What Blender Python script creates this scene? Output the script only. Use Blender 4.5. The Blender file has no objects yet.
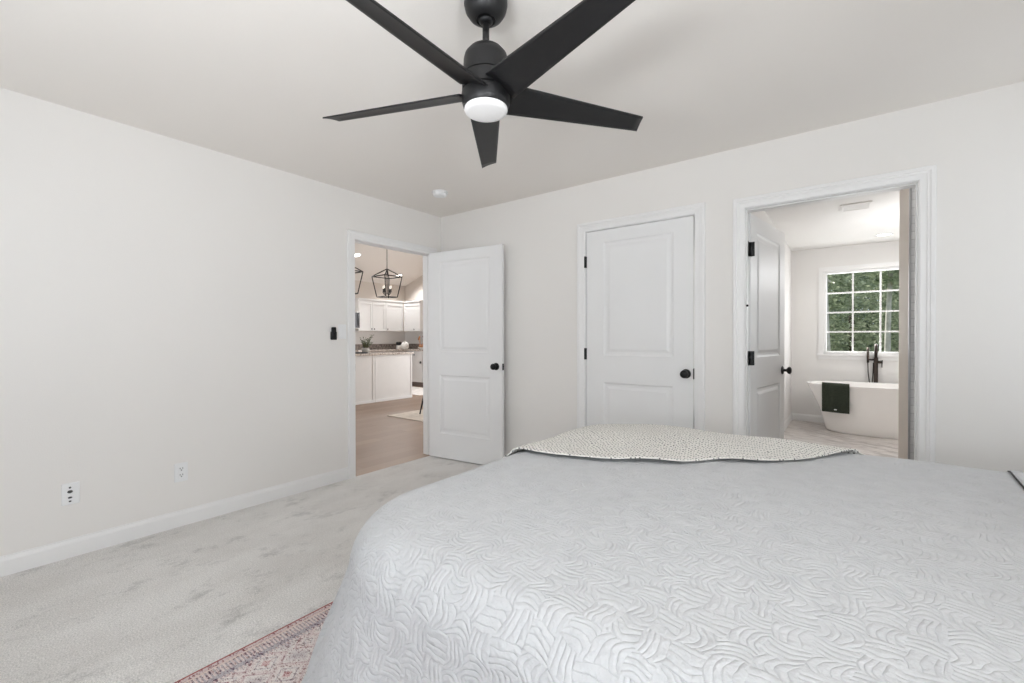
import bpy, math, random
import numpy as np
from mathutils import Vector, Matrix

S = bpy.context.scene
COL = S.collection
PI = math.pi

# ------------------------------------------------------------------ camera
cam_d = bpy.data.cameras.new('camera')
cam = bpy.data.objects.new('camera', cam_d)
COL.objects.link(cam)
F_PX, YAW, PITCH, ROLL = 446.11, 0.646525, -0.0070627, -0.0013
cam_d.sensor_fit = 'HORIZONTAL'
cam_d.sensor_width = 36.0
cam_d.lens = F_PX / 1024.0 * 36.0
cam_d.clip_start = 0.02
cam_d.clip_end = 200
_f = Vector((-math.sin(YAW) * math.cos(PITCH), math.cos(YAW) * math.cos(PITCH), math.sin(PITCH)))
_r = Vector((math.cos(YAW), math.sin(YAW), 0))
_u = _r.cross(_f)
_r2 = math.cos(ROLL) * _r + math.sin(ROLL) * _u
_u2 = math.cos(ROLL) * _u - math.sin(ROLL) * _r
cam.matrix_world = Matrix(((_r2.x, _u2.x, -_f.x, 3.37835), (_r2.y, _u2.y, -_f.y, -3.25737),
                           (_r2.z, _u2.z, -_f.z, 1.18618), (0, 0, 0, 1)))
S.camera = cam

# ------------------------------------------------------------------ view
S.view_settings.view_transform = 'Standard'
S.view_settings.look = 'None'
S.view_settings.gamma = 1.0
S.view_settings.use_curve_mapping = False
S.view_settings.exposure = -0.07
S.cycles.use_denoising = True
S.cycles.max_bounces = 14
S.cycles.diffuse_bounces = 10
S.cycles.sample_clamp_indirect = 6.0

# ------------------------------------------------------------------ world and sun
w = bpy.data.worlds.new('sky')
S.world = w
w.use_nodes = True
bg = w.node_tree.nodes['Background']
bg.inputs['Color'].default_value = (0.80, 0.90, 1.0, 1)
bg.inputs['Strength'].default_value = 1.0


def light(name, typ, loc, energy, rot=(0, 0, 0), size=1.0, size_y=None, color=(1, 1, 1), spread=None):
    d = bpy.data.lights.new(name, typ)
    d.energy = energy
    d.color = color
    if typ == 'AREA':
        d.size = size
        if size_y:
            d.shape = 'RECTANGLE'
            d.size_y = size_y
        if spread:
            d.spread = spread
    if typ == 'SUN':
        d.angle = math.radians(2)
    o = bpy.data.objects.new(name, d)
    COL.objects.link(o)
    o.location = loc
    o.rotation_euler = rot
    return o


H = 2.44
RX, RY = 4.45, -4.0          # bedroom: x 0..RX, y RY..0
FRONT_WINDOWS = [(0.45, 1.75), (2.35, 3.65)]
SIDE_WINDOW = (-3.75, -3.05)
ADDED_CORNER_WINDOW = (-0.64, -0.16)  # unseen window, added to brighten the dim end of the back wall
for i, (x0, x1) in enumerate(FRONT_WINDOWS):   # added fill lamps outside the windows behind the camera, tilted up at the ceiling
    light('upward_fill_front', 'AREA', ((x0 + x1) / 2, RY - 0.40, 1.05), (10, 94)[i], (PI / 2 + 1.36, 0, 0), x1 - x0, 0.5, (0.945, 0.975, 1.0))
light('upward_fill_side', 'AREA', (RX + 0.40, sum(SIDE_WINDOW) / 2, 1.05), 56, (PI / 2 + 1.08, 0, PI / 2), 0.7, 0.5, (0.945, 0.975, 1.0))  # added fill lamp outside the side window, aimed up at the ceiling
light('daylight_side', 'AREA', (RX + 0.17, sum(SIDE_WINDOW) / 2, 1.45), 20, (PI / 2, 0, PI / 2), 0.7, 1.5, (0.945, 0.975, 1.0))
light('corner_fill', 'AREA', (RX + 0.17, sum(ADDED_CORNER_WINDOW) / 2, 1.45), 4, (PI / 2, 0, PI / 2), 0.48, 1.5, (0.945, 0.975, 1.0))  # fill lamp for the added corner window
# fill lamps added at unseen, made-up wall openings to light the kitchen
light('living_fill_south', 'AREA', (-3.4, -3.67, 1.5), 40, (PI / 2, 0, 0), 3.6, 2.2, (0.97, 0.985, 1.0))
light('living_fill_north', 'AREA', (-2.0, 4.92, 1.3), 112, (-PI / 2, 0, 0), 1.9, 2.1, (0.97, 0.985, 1.0))
# daylight through the bathroom window
light('daylight_bath', 'AREA', (3.72, 4.54, 1.53), 17, (-PI / 2, 0, 0), 1.15, 1.05, (0.97, 0.985, 1.0))
light('bath_fill', 'POINT', (4.12, 2.68, 1.95), 20, color=(0.97, 0.985, 1.0)).data.shadow_soft_size = 0.12  # unseen fill light added to brighten the tub and the door
light('bath_entry_fill', 'POINT', (3.42, 0.68, 2.38), 3.2, color=(1, 0.99, 0.97)).data.shadow_soft_size = 0.05  # added fill, hidden behind the doorway head, for the door and shower tile
light('sun', 'SUN', (-6, 10, 12), 9.0, (math.radians(38), 0, math.radians(-120)), color=(1, 0.96, 0.88))

# ------------------------------------------------------------------ node helpers
def srgb(r, g, b):
    f = lambda c: (c / 255 / 12.92) if c / 255 <= 0.04045 else ((c / 255 + 0.055) / 1.055) ** 2.4
    return (f(r), f(g), f(b), 1)


class NT:
    def __init__(s, name):
        s.m = bpy.data.materials.new(name)
        s.m.use_nodes = True
        s.n = s.m.node_tree.nodes
        s.l = s.m.node_tree.links
        s.b = s.n['Principled BSDF']

    def node(s, t, **kw):
        n = s.n.new(t)
        for k, v in kw.items():
            setattr(n, k, v)
        return n

    def link(s, a, b):
        s.l.new(a, b)

    def coord(s, which='Object'):
        return s.node('ShaderNodeTexCoord').outputs[which]

    def mapping(s, vec, scale=(1, 1, 1), rot=(0, 0, 0)):
        m = s.node('ShaderNodeMapping')
        m.inputs['Scale'].default_value = scale
        m.inputs['Rotation'].default_value = rot
        s.link(vec, m.inputs['Vector'])
        return m.outputs[0]

    def noise(s, vec, scale, detail=3, rough=0.5):
        n = s.node('ShaderNodeTexNoise')
        n.inputs['Scale'].default_value = scale
        n.inputs['Detail'].default_value = detail
        n.inputs['Roughness'].default_value = rough
        s.link(vec, n.inputs['Vector'])
        return n.outputs['Fac']

    def math(s, op, a, b=None, clamp=False):
        n = s.node('ShaderNodeMath', operation=op)
        n.use_clamp = clamp
        for i, v in enumerate((a, b)):
            if v is None:
                continue
            if isinstance(v, (int, float)):
                n.inputs[i].default_value = v
            else:
                s.link(v, n.inputs[i])
        return n.outputs[0]

    def ramp(s, fac, stops):
        n = s.node('ShaderNodeValToRGB')
        el = n.color_ramp.elements
        while len(el) < len(stops):
            el.new(0.5)
        for e, (p, c) in zip(el, stops):
            e.position = p
            e.color = c
        s.link(fac, n.inputs[0])
        return n.outputs[0]

    def mix(s, fac, a, b):
        n = s.node('ShaderNodeMix', data_type='RGBA')
        for i, v in ((0, fac), (6, a), (7, b)):
            if isinstance(v, (int, float)):
                n.inputs[i].default_value = v
            elif isinstance(v, tuple):
                n.inputs[i].default_value = v
            else:
                s.link(v, n.inputs[i])
        return n.outputs[2]

    def bump(s, h, dist=0.002, strength=1.0):
        n = s.node('ShaderNodeBump')
        n.inputs['Strength'].default_value = strength
        n.inputs['Distance'].default_value = dist
        s.link(h, n.inputs['Height'])
        s.link(n.outputs[0], s.b.inputs['Normal'])

    def sep(s, vec):
        n = s.node('ShaderNodeSeparateXYZ')
        s.link(vec, n.inputs[0])
        return n.outputs

    def comb(s, x, y, z=0.0):
        n = s.node('ShaderNodeCombineXYZ')
        for i, v in enumerate((x, y, z)):
            if isinstance(v, (int, float)):
                n.inputs[i].default_value = v
            else:
                s.link(v, n.inputs[i])
        return n.outputs[0]


def plain(name, col, rough=0.5, metal=0.0, var=0.04, nscale=8, bump=0.0, bscale=200, spec=0.5):
    t = NT(name)
    v = t.coord()
    f = t.noise(v, nscale, 2)
    a = tuple(min(1, c * (1 + var)) for c in col[:3]) + (1,)
    b = tuple(c * (1 - var) for c in col[:3]) + (1,)
    t.link(t.ramp(f, [(0.3, b), (0.7, a)]), t.b.inputs['Base Color'])
    t.b.inputs['Roughness'].default_value = rough
    t.b.inputs['Metallic'].default_value = metal
    t.b.inputs['Specular IOR Level'].default_value = spec
    if bump:
        t.bump(t.noise(v, bscale, 2), bump)
    return t.m


def emit(name, col, strength):
    t = NT(name)
    t.b.inputs['Base Color'].default_value = (0.9, 0.9, 0.9, 1)
    t.b.inputs['Emission Color'].default_value = col
    t.b.inputs['Emission Strength'].default_value = strength
    return t.m


M = {}
M['wall'] = plain('wall_paint', (0.80, 0.785, 0.765, 1), 0.7, var=0.006, nscale=1.5, bump=0.0004, bscale=160, spec=0.25)
M['ceiling'] = plain('ceiling_paint', (0.82, 0.79, 0.755, 1), 0.85, var=0.006, nscale=1.5, bump=0.0004, bscale=120, spec=0.15)
M['bathwall'] = plain('bath_paint', (0.80, 0.79, 0.78, 1), 0.6, var=0.006, nscale=1.5, spec=0.25)
M['kwall'] = plain('kitchen_paint', (0.68, 0.63, 0.585, 1), 0.7, var=0.006, nscale=1.5, spec=0.2)
M['kceil'] = plain('kitchen_ceiling_paint', (0.87, 0.84, 0.81, 1), 0.8, var=0.006, nscale=1.5, spec=0.2)
M['trim'] = plain('white_trim_paint', (0.83, 0.83, 0.83, 1), 0.35, var=0.01, nscale=3)
M['door'] = plain('white_door_paint', (0.81, 0.815, 0.82, 1), 0.4, var=0.01, nscale=3)
M['black'] = plain('matte_black_metal', (0.012, 0.012, 0.013, 1), 0.4, 0.5, var=0.1, nscale=20)
M['fanblack'] = plain('fan_black_metal', (0.0085, 0.0085, 0.0095, 1), 0.46, 0.1, var=0.1, nscale=14)
M['plastic'] = plain('white_plastic', (0.82, 0.83, 0.84, 1), 0.35, var=0.01)
M['slot'] = plain('dark_slot', (0.06, 0.06, 0.06, 1), 0.6)
M['diffuser'] = plain('frosted_white_diffuser', (0.9, 0.9, 0.9, 1), 0.3, var=0.005)
M['bronze'] = plain('dark_bronze', (0.05, 0.038, 0.032, 1), 0.35, 0.7, var=0.1)
M['tub'] = plain('glossy_white_acrylic', (0.90, 0.885, 0.87, 1), 0.18, var=0.005)
M['cab'] = plain('white_cabinet_paint', (0.78, 0.78, 0.78, 1), 0.35, var=0.01)
M['gcab'] = plain('pale_grey_cabinet_paint', (0.72, 0.715, 0.71, 1), 0.4, var=0.01)
M['mattress'] = plain('mattress_ticking', (0.8, 0.8, 0.8, 1), 0.8, bump=0.001, bscale=60)
M['glow'] = emit('lamp_lens', (1, 0.95, 0.85, 1), 6.0)
M['bulb'] = emit('candle_bulb', (1, 0.9, 0.75, 1), 1.0)
M['bark'] = plain('dark_bark', (0.10, 0.085, 0.07, 1), 0.9, var=0.3, nscale=10)
M['palebark'] = plain('pale_bark', (0.55, 0.53, 0.50, 1), 0.9, var=0.2, nscale=6)
M['wood'] = plain('oiled_wood', (0.38, 0.17, 0.07, 1), 0.45, var=0.2)
M['ceramic'] = plain('white_ceramic', (0.8, 0.79, 0.77, 1), 0.2)
M['steel'] = plain('dark_steel', (0.08, 0.08, 0.085, 1), 0.3, 0.6)
M['toe'] = plain('toe_kick_grey', (0.25, 0.21, 0.2, 1), 0.6)


def mat_carpet():
    t = NT('pale_grey_carpet')
    v = t.coord()
    fine = t.noise(v, 170, 3, 0.75)
    tuft = t.noise(v, 110, 2)
    v2 = t.mapping(v, (1.3, 0.7, 1), (0, 0, 0.25))
    nap = t.noise(v2, 2.4, 5, 0.65)
    step = t.noise(v2, 4.5, 6, 0.8)
    base = t.ramp(nap, [(0.32, (0.68, 0.66, 0.635, 1)), (0.60, (0.79, 0.775, 0.755, 1))])
    marks = t.ramp(step, [(0.32, (0.68, 0.68, 0.68, 1)), (0.46, (1, 1, 1, 1))])
    sp = t.ramp(fine, [(0.30, (0.62, 0.62, 0.62, 1)), (0.66, (1.18, 1.18, 1.18, 1))])
    n = t.node('ShaderNodeMix', data_type='RGBA', blend_type='MULTIPLY')
    n.inputs[0].default_value = 1
    t.link(base, n.inputs[6]); t.link(sp, n.inputs[7])
    n2 = t.node('ShaderNodeMix', data_type='RGBA', blend_type='MULTIPLY')
    n2.inputs[0].default_value = 1
    t.link(n.outputs[2], n2.inputs[6]); t.link(marks, n2.inputs[7])
    t.link(n2.outputs[2], t.b.inputs['Base Color'])
    t.b.inputs['Roughness'].default_value = 0.95
    t.b.inputs['Specular IOR Level'].default_value = 0.1
    t.b.inputs['Sheen Weight'].default_value = 0.2
    hgt = t.math('ADD', t.math('MULTIPLY', fine, 0.6), tuft)
    t.bump(hgt, 0.006, 0.8)
    return t.m


def mat_quilt():
    t = NT('grey_quilted_cotton')
    uv = t.coord('UV')

    def layer(cell, nl, rot, seed):
        nz = t.node('ShaderNodeTexNoise'); nz.inputs['Scale'].default_value = 9; nz.inputs['Detail'].default_value = 2
        t.link(uv, nz.inputs['Vector'])
        off = t.node('ShaderNodeVectorMath', operation='MULTIPLY_ADD')
        t.link(nz.outputs['Color'], off.inputs[0])
        off.inputs[1].default_value = (0.07, 0.07, 0); t.link(uv, off.inputs[2])
        p = t.mapping(off.outputs[0], (1 / cell,) * 3, (0, 0, rot))
        x, y, _ = t.sep(p)
        fx, fy = t.math('FLOOR', x), t.math('FLOOR', y)
        wn = t.node('ShaderNodeTexWhiteNoise', noise_dimensions='3D')
        t.link(t.comb(fx, fy, seed), wn.inputs['Vector'])
        lx, ly = t.math('SUBTRACT', t.math('SUBTRACT', x, fx), 0.5), t.math('SUBTRACT', t.math('SUBTRACT', y, fy), 0.5)
        chk = t.math('MODULO', t.math('ABSOLUTE', t.math('ADD', fx, fy)), 2.0)
        inv = t.math('SUBTRACT', 1.0, chk)
        a = t.math('ADD', t.math('MULTIPLY', lx, chk), t.math('MULTIPLY', ly, inv))
        b = t.math('ADD', t.math('MULTIPLY', ly, chk), t.math('MULTIPLY', lx, inv))
        bend = t.math('MULTIPLY', t.math('SUBTRACT', wn.outputs['Value'], 0.5), 2.6)
        a2 = t.math('ADD', a, t.math('MULTIPLY', t.math('POWER', b, 2.0), bend))
        ph = t.math('FRACT', t.math('MULTIPLY', a2, nl))
        return t.math('SINE', t.math('MULTIPLY', ph, PI))      # 0 in the stitch line, 1 on the rib
    a = t.math('POWER', layer(0.056, 4, 0.10, 1.0), 0.45)
    wr = t.noise(uv, 26, 3, 0.6)
    big = t.noise(uv, 5, 2)
    wv = t.noise(uv, 700, 1)
    h = t.math('ADD', t.math('MULTIPLY', a, 0.62), t.math('MULTIPLY', wr, 2.4))
    h = t.math('ADD', h, t.math('MULTIPLY', big, 1.6))
    h = t.math('ADD', h, t.math('MULTIPLY', wv, 0.12))
    t.bump(h, 0.0040, 0.8)
    f = t.noise(uv, 18, 3)
    t.link(t.ramp(f, [(0.3, (0.575, 0.587, 0.605, 1)), (0.7, (0.62, 0.632, 0.65, 1))]), t.b.inputs['Base Color'])
    t.b.inputs['Roughness'].default_value = 0.85
    t.b.inputs['Specular IOR Level'].default_value = 0.2
    t.b.inputs['Sheen Weight'].default_value = 0.05
    return t.m


def mat_throw():
    t = NT('flecked_woven_wool')
    uv = t.coord('UV')
    nz = t.node('ShaderNodeTexNoise'); nz.inputs['Scale'].default_value = 22; nz.inputs['Detail'].default_value = 2
    t.link(uv, nz.inputs['Vector'])
    wob = t.node('ShaderNodeVectorMath', operation='MULTIPLY_ADD')
    t.link(nz.outputs['Color'], wob.inputs[0]); wob.inputs[1].default_value = (0.03, 0.03, 0); t.link(uv, wob.inputs[2])
    p = t.mapping(wob.outputs[0], (1, 1, 1), (0, 0, 0.6))
    x, y, _ = t.sep(p)
    k = 2 * PI / 0.022
    sx = t.math('SINE', t.math('MULTIPLY', x, k))
    sy = t.math('SINE', t.math('MULTIPLY', y, k))
    c = t.math('MULTIPLY', sx, sy)
    c01 = t.math('ADD', t.math('MULTIPLY', c, 0.5), 0.5)
    n = t.noise(uv, 60, 2)
    dark = t.math('LESS_THAN', t.math('ADD', c01, t.math('MULTIPLY', n, 0.25)), 0.30)
    col = t.mix(dark, (0.84, 0.825, 0.79, 1), (0.15, 0.15, 0.15, 1))
    t.link(col, t.b.inputs['Base Color'])
    t.b.inputs['Roughness'].default_value = 0.95
    t.b.inputs['Specular IOR Level'].default_value = 0.1
    t.bump(c01, 0.005, 0.8)
    return t.m


def mat_rug():
    t = NT('faded_oriental_rug')
    v = t.coord()                       # object space: x from the foot-side edge, y along
    x, y, _ = t.sep(v)
    cell = t.mapping(v, (7.5, 7.5, 1))
    vo = t.node('ShaderNodeTexVoronoi', distance='MANHATTAN')
    vo.inputs['Scale'].default_value = 1.0
    vo.inputs['Randomness'].default_value = 0.25
    t.link(cell, vo.inputs['Vector'])
    d = vo.outputs['Distance']
    rings = t.ramp(d, [(0.0, srgb(170, 80, 70)), (0.16, srgb(175, 92, 88)), (0.20, srgb(206, 198, 192)),
                       (0.30, srgb(214, 206, 200)), (0.34, srgb(96, 88, 104)), (0.38, srgb(208, 200, 194)),
                       (0.56, srgb(200, 176, 172)), (0.62, srgb(146, 84, 92)), (0.68, srgb(210, 202, 196)), (1.0, srgb(120, 104, 116))])
    fn = t.noise(t.mapping(v, (1, 1.5, 1)), 62, 4, 0.8)
    fleck = t.ramp(fn, [(0.37, srgb(50, 48, 64)), (0.42, srgb(136, 66, 74)), (0.455, srgb(222, 218, 216)), (0.57, srgb(244, 240, 238)), (0.615, srgb(150, 84, 84)), (0.67, srgb(58, 56, 74))])
    col = t.mix(0.58, rings, fleck)
    # border bands
    sy = t.math('SINE', t.math('MULTIPLY', y, 2 * PI / 0.013))
    bcol = t.mix(t.math('GREATER_THAN', t.math('ADD', sy, t.math('MULTIPLY', t.noise(v, 60, 2), 1.2)), 0.75), srgb(200, 176, 170), srgb(88, 68, 86))
    bcol = t.mix(0.5, bcol, fleck)

    def band(c, lo, hi, colr):
        a = t.math('GREATER_THAN', x, lo)
        b = t.math('LESS_THAN', x, hi)
        return t.mix(t.math('MULTIPLY', a, b), c, colr)
    col = band(col, -1, 0.115, bcol)
    col = band(col, 0.082, 0.104, t.mix(0.5, fleck, srgb(92, 82, 104)))
    col = band(col, 0.030, 0.038, srgb(214, 196, 188))
    col = band(col, 0.012, 0.028, t.mix(0.4, fleck, srgb(150, 92, 92)))
    col = band(col, -1, 0.010, srgb(150, 82, 78))
    t.link(col, t.b.inputs['Base Color'])
    t.b.inputs['Roughness'].default_value = 0.95
    t.b.inputs['Specular IOR Level'].default_value = 0.1
    t.bump(fn, 0.002)
    return t.m


def mat_planks():
    t = NT('brown_wood_planks')
    v = t.coord()
    br = t.node('ShaderNodeTexBrick')
    br.offset = 0.37
    br.inputs['Scale'].default_value = 1.0
    br.inputs['Brick Width'].default_value = 1.3
    br.inputs['Row Height'].default_value = 0.16
    br.inputs['Mortar Size'].default_value = 0.002
    br.inputs['Color1'].default_value = srgb(150, 126, 108)
    br.inputs['Color2'].default_value = srgb(132, 108, 92)
    br.inputs['Mortar'].default_value = srgb(98, 78, 66)
    t.link(t.mapping(v, (1, 1, 1), (0, 0, PI / 2)), br.inputs['Vector'])
    g = t.noise(t.mapping(v, (14, 1.2, 1)), 4, 5, 0.7)
    col = t.mix(t.math('MULTIPLY', g, 0.5), br.outputs['Color'], srgb(158, 136, 118))
    t.link(col, t.b.inputs['Base Color'])
    t.b.inputs['Roughness'].default_value = 0.42
    return t.m


def mat_bathtile():
    t = NT('herringbone_stone_tile')
    v = t.coord()
    br = t.node('ShaderNodeTexBrick')
    br.offset = 0.5
    br.inputs['Scale'].default_value = 1.0
    br.inputs['Brick Width'].default_value = 0.30
    br.inputs['Row Height'].default_value = 0.09
    br.inputs['Mortar Size'].default_value = 0.003
    br.inputs['Color1'].default_value = srgb(198, 191, 186)
    br.inputs['Color2'].default_value = srgb(150, 141, 136)
    br.inputs['Mortar'].default_value = srgb(205, 200, 196)
    t.link(t.mapping(v, (1, 1, 1), (0, 0, PI / 4)), br.inputs['Vector'])
    g = t.noise(t.mapping(v, (3, 8, 1), (0, 0, 0.6)), 2.2, 5, 0.7)
    col = t.mix(t.ramp(g, [(0.44, (0, 0, 0, 1)), (0.72, (1, 1, 1, 1))]), br.outputs['Color'], srgb(222, 218, 215))
    t.link(col, t.b.inputs['Base Color'])
    t.b.inputs['Roughness'].default_value = 0.3
    return t.m


def mat_walltile():
    t = NT('small_white_marble_tile')
    v = t.coord()
    br = t.node('ShaderNodeTexBrick')
    br.offset = 0.5
    br.inputs['Scale'].default_value = 1.0
    br.inputs['Brick Width'].default_value = 0.16
    br.inputs['Row Height'].default_value = 0.055
    br.inputs['Mortar Size'].default_value = 0.0025
    br.inputs['Color1'].default_value = (0.80, 0.80, 0.80, 1)
    br.inputs['Color2'].default_value = (0.70, 0.70, 0.71, 1)
    br.inputs['Mortar'].default_value = (0.58, 0.58, 0.58, 1)
    t.link(t.mapping(v, (1, 1, 1), (PI / 2, 0, 0)), br.inputs['Vector'])
    t.link(br.outputs['Color'], t.b.inputs['Base Color'])
    t.b.inputs['Roughness'].default_value = 0.2
    return t.m


def mat_granite():
    t = NT('speckled_granite')
    v = t.coord()
    n = t.noise(v, 28, 5, 0.8)
    t.link(t.ramp(n, [(0.36, srgb(120, 106, 98)), (0.47, srgb(186, 176, 168)), (0.58, srgb(216, 208, 202))]), t.b.inputs['Base Color'])
    t.b.inputs['Roughness'].default_value = 0.15
    return t.m


def mat_darkgranite():
    t = NT('taupe_granite_upstand')
    v = t.coord()
    n = t.noise(v, 22, 5, 0.8)
    t.link(t.ramp(n, [(0.36, srgb(96, 88, 84)), (0.5, srgb(140, 130, 124)), (0.62, srgb(170, 160, 152))]), t.b.inputs['Base Color'])
    t.b.inputs['Roughness'].default_value = 0.25
    return t.m


def mat_towel():
    t = NT('dark_green_terry')
    v = t.coord()
    n = t.noise(v, 170, 2)
    t.link(t.ramp(n, [(0.3, (0.030, 0.036, 0.027, 1)), (0.7, (0.062, 0.072, 0.055, 1))]), t.b.inputs['Base Color'])
    t.b.inputs['Roughness'].default_value = 1
    t.b.inputs['Specular IOR Level'].default_value = 0.1
    t.bump(n, 0.006)
    return t.m


def mat_leaf(name, c1, c2):
    t = NT(name)
    v = t.coord()
    n = t.noise(v, 4.5, 4, 0.8)
    t.link(t.ramp(n, [(0.35, c1), (0.65, c2)]), t.b.inputs['Base Color'])
    t.b.inputs['Roughness'].default_value = 0.45
    tl = t.node('ShaderNodeBsdfTranslucent')
    t.link(t.b.inputs['Base Color'].links[0].from_socket, tl.inputs['Color'])
    mx = t.node('ShaderNodeMixShader')
    mx.inputs[0].default_value = 0.45
    t.link(t.b.outputs[0], mx.inputs[1]); t.link(tl.outputs[0], mx.inputs[2])
    t.link(mx.outputs[0], t.n['Material Output'].inputs['Surface'])
    return t.m


def mat_glass():
    t = NT('clear_glass')
    out = t.n['Material Output']
    tr = t.node('ShaderNodeBsdfTransparent')
    gl = t.node('ShaderNodeBsdfGlossy')
    gl.inputs['Roughness'].default_value = 0.02
    fr = t.node('ShaderNodeFresnel')
    fr.inputs['IOR'].default_value = 1.03
    mx = t.node('ShaderNodeMixShader')
    t.link(fr.outputs[0], mx.inputs[0]); t.link(tr.outputs[0], mx.inputs[1]); t.link(gl.outputs[0], mx.inputs[2])
    t.link(mx.outputs[0], out.inputs['Surface'])
    return t.m


M['carpet'] = mat_carpet()
M['quilt'] = mat_quilt()
M['throw'] = mat_throw()
M['rug'] = mat_rug()
M['planks'] = mat_planks()
M['bathtile'] = mat_bathtile()
M['walltile'] = mat_walltile()
M['granite'] = mat_granite()
M['darkgranite'] = mat_darkgranite()
M['towel'] = mat_towel()
M['glass'] = mat_glass()
M['palerug'] = plain('cream_flatweave', (0.66, 0.60, 0.53, 1), 0.95, var=0.12, nscale=14, bump=0.002, bscale=90)
M['floorglare'] = plain('painted_floor_glare', (0.85, 0.82, 0.80, 1), 0.9, var=0.1, nscale=9, bump=0.002, bscale=60)  # pale colour standing in for sun glare on the planks
M['lawn'] = plain('leaf_litter_ground', (0.10, 0.12, 0.05, 1), 1.0, var=0.4, nscale=3)
M['leaf'] = [mat_leaf('mid_green_leaves', (0.16, 0.21, 0.14, 1), (0.62, 0.68, 0.52, 1)),
             mat_leaf('light_green_leaves', (0.24, 0.30, 0.20, 1), (0.72, 0.76, 0.62, 1)),
             mat_leaf('deep_green_leaves', (0.12, 0.17, 0.14, 1), (0.48, 0.56, 0.44, 1))]
M['herb'] = plain('sage_green_leaf', (0.12, 0.14, 0.07, 1), 0.6, var=0.3, nscale=30)
M['vaseglass'] = plain('grey_stoneware', (0.45, 0.43, 0.40, 1), 0.3)


# ------------------------------------------------------------------ mesh builder
class MB:
    def __init__(s):
        s.v, s.f, s.sm, s.uv = [], [], [], None

    def add(s, vs, fs, smooth=False):
        o = len(s.v)
        s.v += [tuple(v) for v in vs]
        s.f += [tuple(i + o for i in f) for f in fs]
        s.sm += [smooth] * len(fs)
        return s

    def box(s, a, b, mtx=None):
        (x0, y0, z0), (x1, y1, z1) = a, b
        x0, x1 = min(x0, x1), max(x0, x1); y0, y1 = min(y0, y1), max(y0, y1); z0, z1 = min(z0, z1), max(z0, z1)
        vs = [(x, y, z) for z in (z0, z1) for y in (y0, y1) for x in (x0, x1)]
        if mtx:
            vs = [mtx @ Vector(v) for v in vs]
        return s.add(vs, [(0, 2, 3, 1), (4, 5, 7, 6), (0, 1, 5, 4), (2, 6, 7, 3), (0, 4, 6, 2), (1, 3, 7, 5)])

    def rbox(s, a, b, r, mtx=None):
        """box with chamfered edges"""
        (x0, y0, z0), (x1, y1, z1) = a, b
        vs, idx = [], {}
        for ix, (xa, sx) in enumerate(((x0, 1), (x1, -1))):
            for iy, (ya, sy) in enumerate(((y0, 1), (y1, -1))):
                for iz, (za, sz) in enumerate(((z0, 1), (z1, -1))):
                    for k in range(3):
                        p = [xa + sx * r, ya + sy * r, za + sz * r]
                        p[k] = (xa, ya, za)[k]
                        idx[ix, iy, iz, k] = len(vs)
                        vs.append(Vector(p))
        I = lambda a, b, c, k: idx[a, b, c, k]
        fs = []
        for k in range(3):
            for e in (0, 1):
                q = []
                for (m, n) in ((0, 0), (1, 0), (1, 1), (0, 1)):
                    t = [0, 0, 0]; t[k] = e; t[(k + 1) % 3] = m; t[(k + 2) % 3] = n
                    q.append(I(*t, k))
                fs.append(q if e else q[::-1])
        for k in range(3):
            i, j = (k + 1) % 3, (k + 2) % 3
            for m in (0, 1):
                for n in (0, 1):
                    t0 = [0, 0, 0]; t1 = [0, 0, 0]
                    t0[i] = t1[i] = m; t0[j] = t1[j] = n; t1[k] = 1
                    q = [I(*t0, i), I(*t1, i), I(*t1, j), I(*t0, j)]
                    fs.append(q if (m ^ n) else q[::-1])
        for a_ in (0, 1):
            for b_ in (0, 1):
                for c_ in (0, 1):
                    q = [I(a_, b_, c_, k) for k in range(3)]
                    fs.append(q if (a_ + b_ + c_) % 2 else q[::-1])
        if mtx:
            vs = [mtx @ v for v in vs]
        return s.add(vs, fs)

    def lathe(s, prof, center=(0, 0, 0), n=32, mtx=None, smooth=True, caps=True):
        """prof: (radius, height) list, turned about z; mtx applied before center"""
        vs, fs = [], []
        for r, z in prof:
            for k in range(n):
                a = 2 * PI * k / n
                p = Vector((r * math.cos(a), r * math.sin(a), z))
                if mtx:
                    p = mtx @ p
                vs.append(p + Vector(center))
        for i in range(len(prof) - 1):
            for k in range(n):
                k2 = (k + 1) % n
                fs.append((i * n + k, i * n + k2, (i + 1) * n + k2, (i + 1) * n + k))
        if caps and prof[0][0] > 1e-6:
            fs.append(tuple(range(n - 1, -1, -1)))
        if caps and prof[-1][0] > 1e-6:
            fs.append(tuple((len(prof) - 1) * n + k for k in range(n)))
        return s.add(vs, fs, smooth)

    def tube(s, pts, r, n=10, smooth=True):
        pts = [Vector(p) for p in pts]
        vs, fs = [], []
        rr = r if isinstance(r, (list, tuple)) else [r] * len(pts)
        ref = None
        for i, p in enumerate(pts):
            d = (pts[min(i + 1, len(pts) - 1)] - pts[max(i - 1, 0)]).normalized()
            if ref is None:
                ref = Vector((0, 0, 1)) if abs(d.z) < 0.9 else Vector((1, 0, 0))
            a = d.cross(ref).normalized()
            b = a.cross(d).normalized()
            ref = b
            for k in range(n):
                t = 2 * PI * k / n
                vs.append(p + rr[i] * (math.cos(t) * a + math.sin(t) * b))
        for i in range(len(pts) - 1):
            for k in range(n):
                k2 = (k + 1) % n
                fs.append((i * n + k, (i + 1) * n + k, (i + 1) * n + k2, i * n + k2))
        fs.append(tuple(range(n)))
        fs.append(tuple((len(pts) - 1) * n + k for k in range(n - 1, -1, -1)))
        return s.add(vs, fs, smooth)

    def grid(s, P, smooth=True, mask=None):
        """P: array (n, m, 3)"""
        n, m = P.shape[:2]
        fs = []
        for i in range(n - 1):
            for j in range(m - 1):
                if mask is None or mask[i, j]:
                    fs.append((i * m + j, (i + 1) * m + j, (i + 1) * m + j + 1, i * m + j + 1))
        return s.add(P.reshape(-1, 3).tolist(), fs, smooth)

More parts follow.
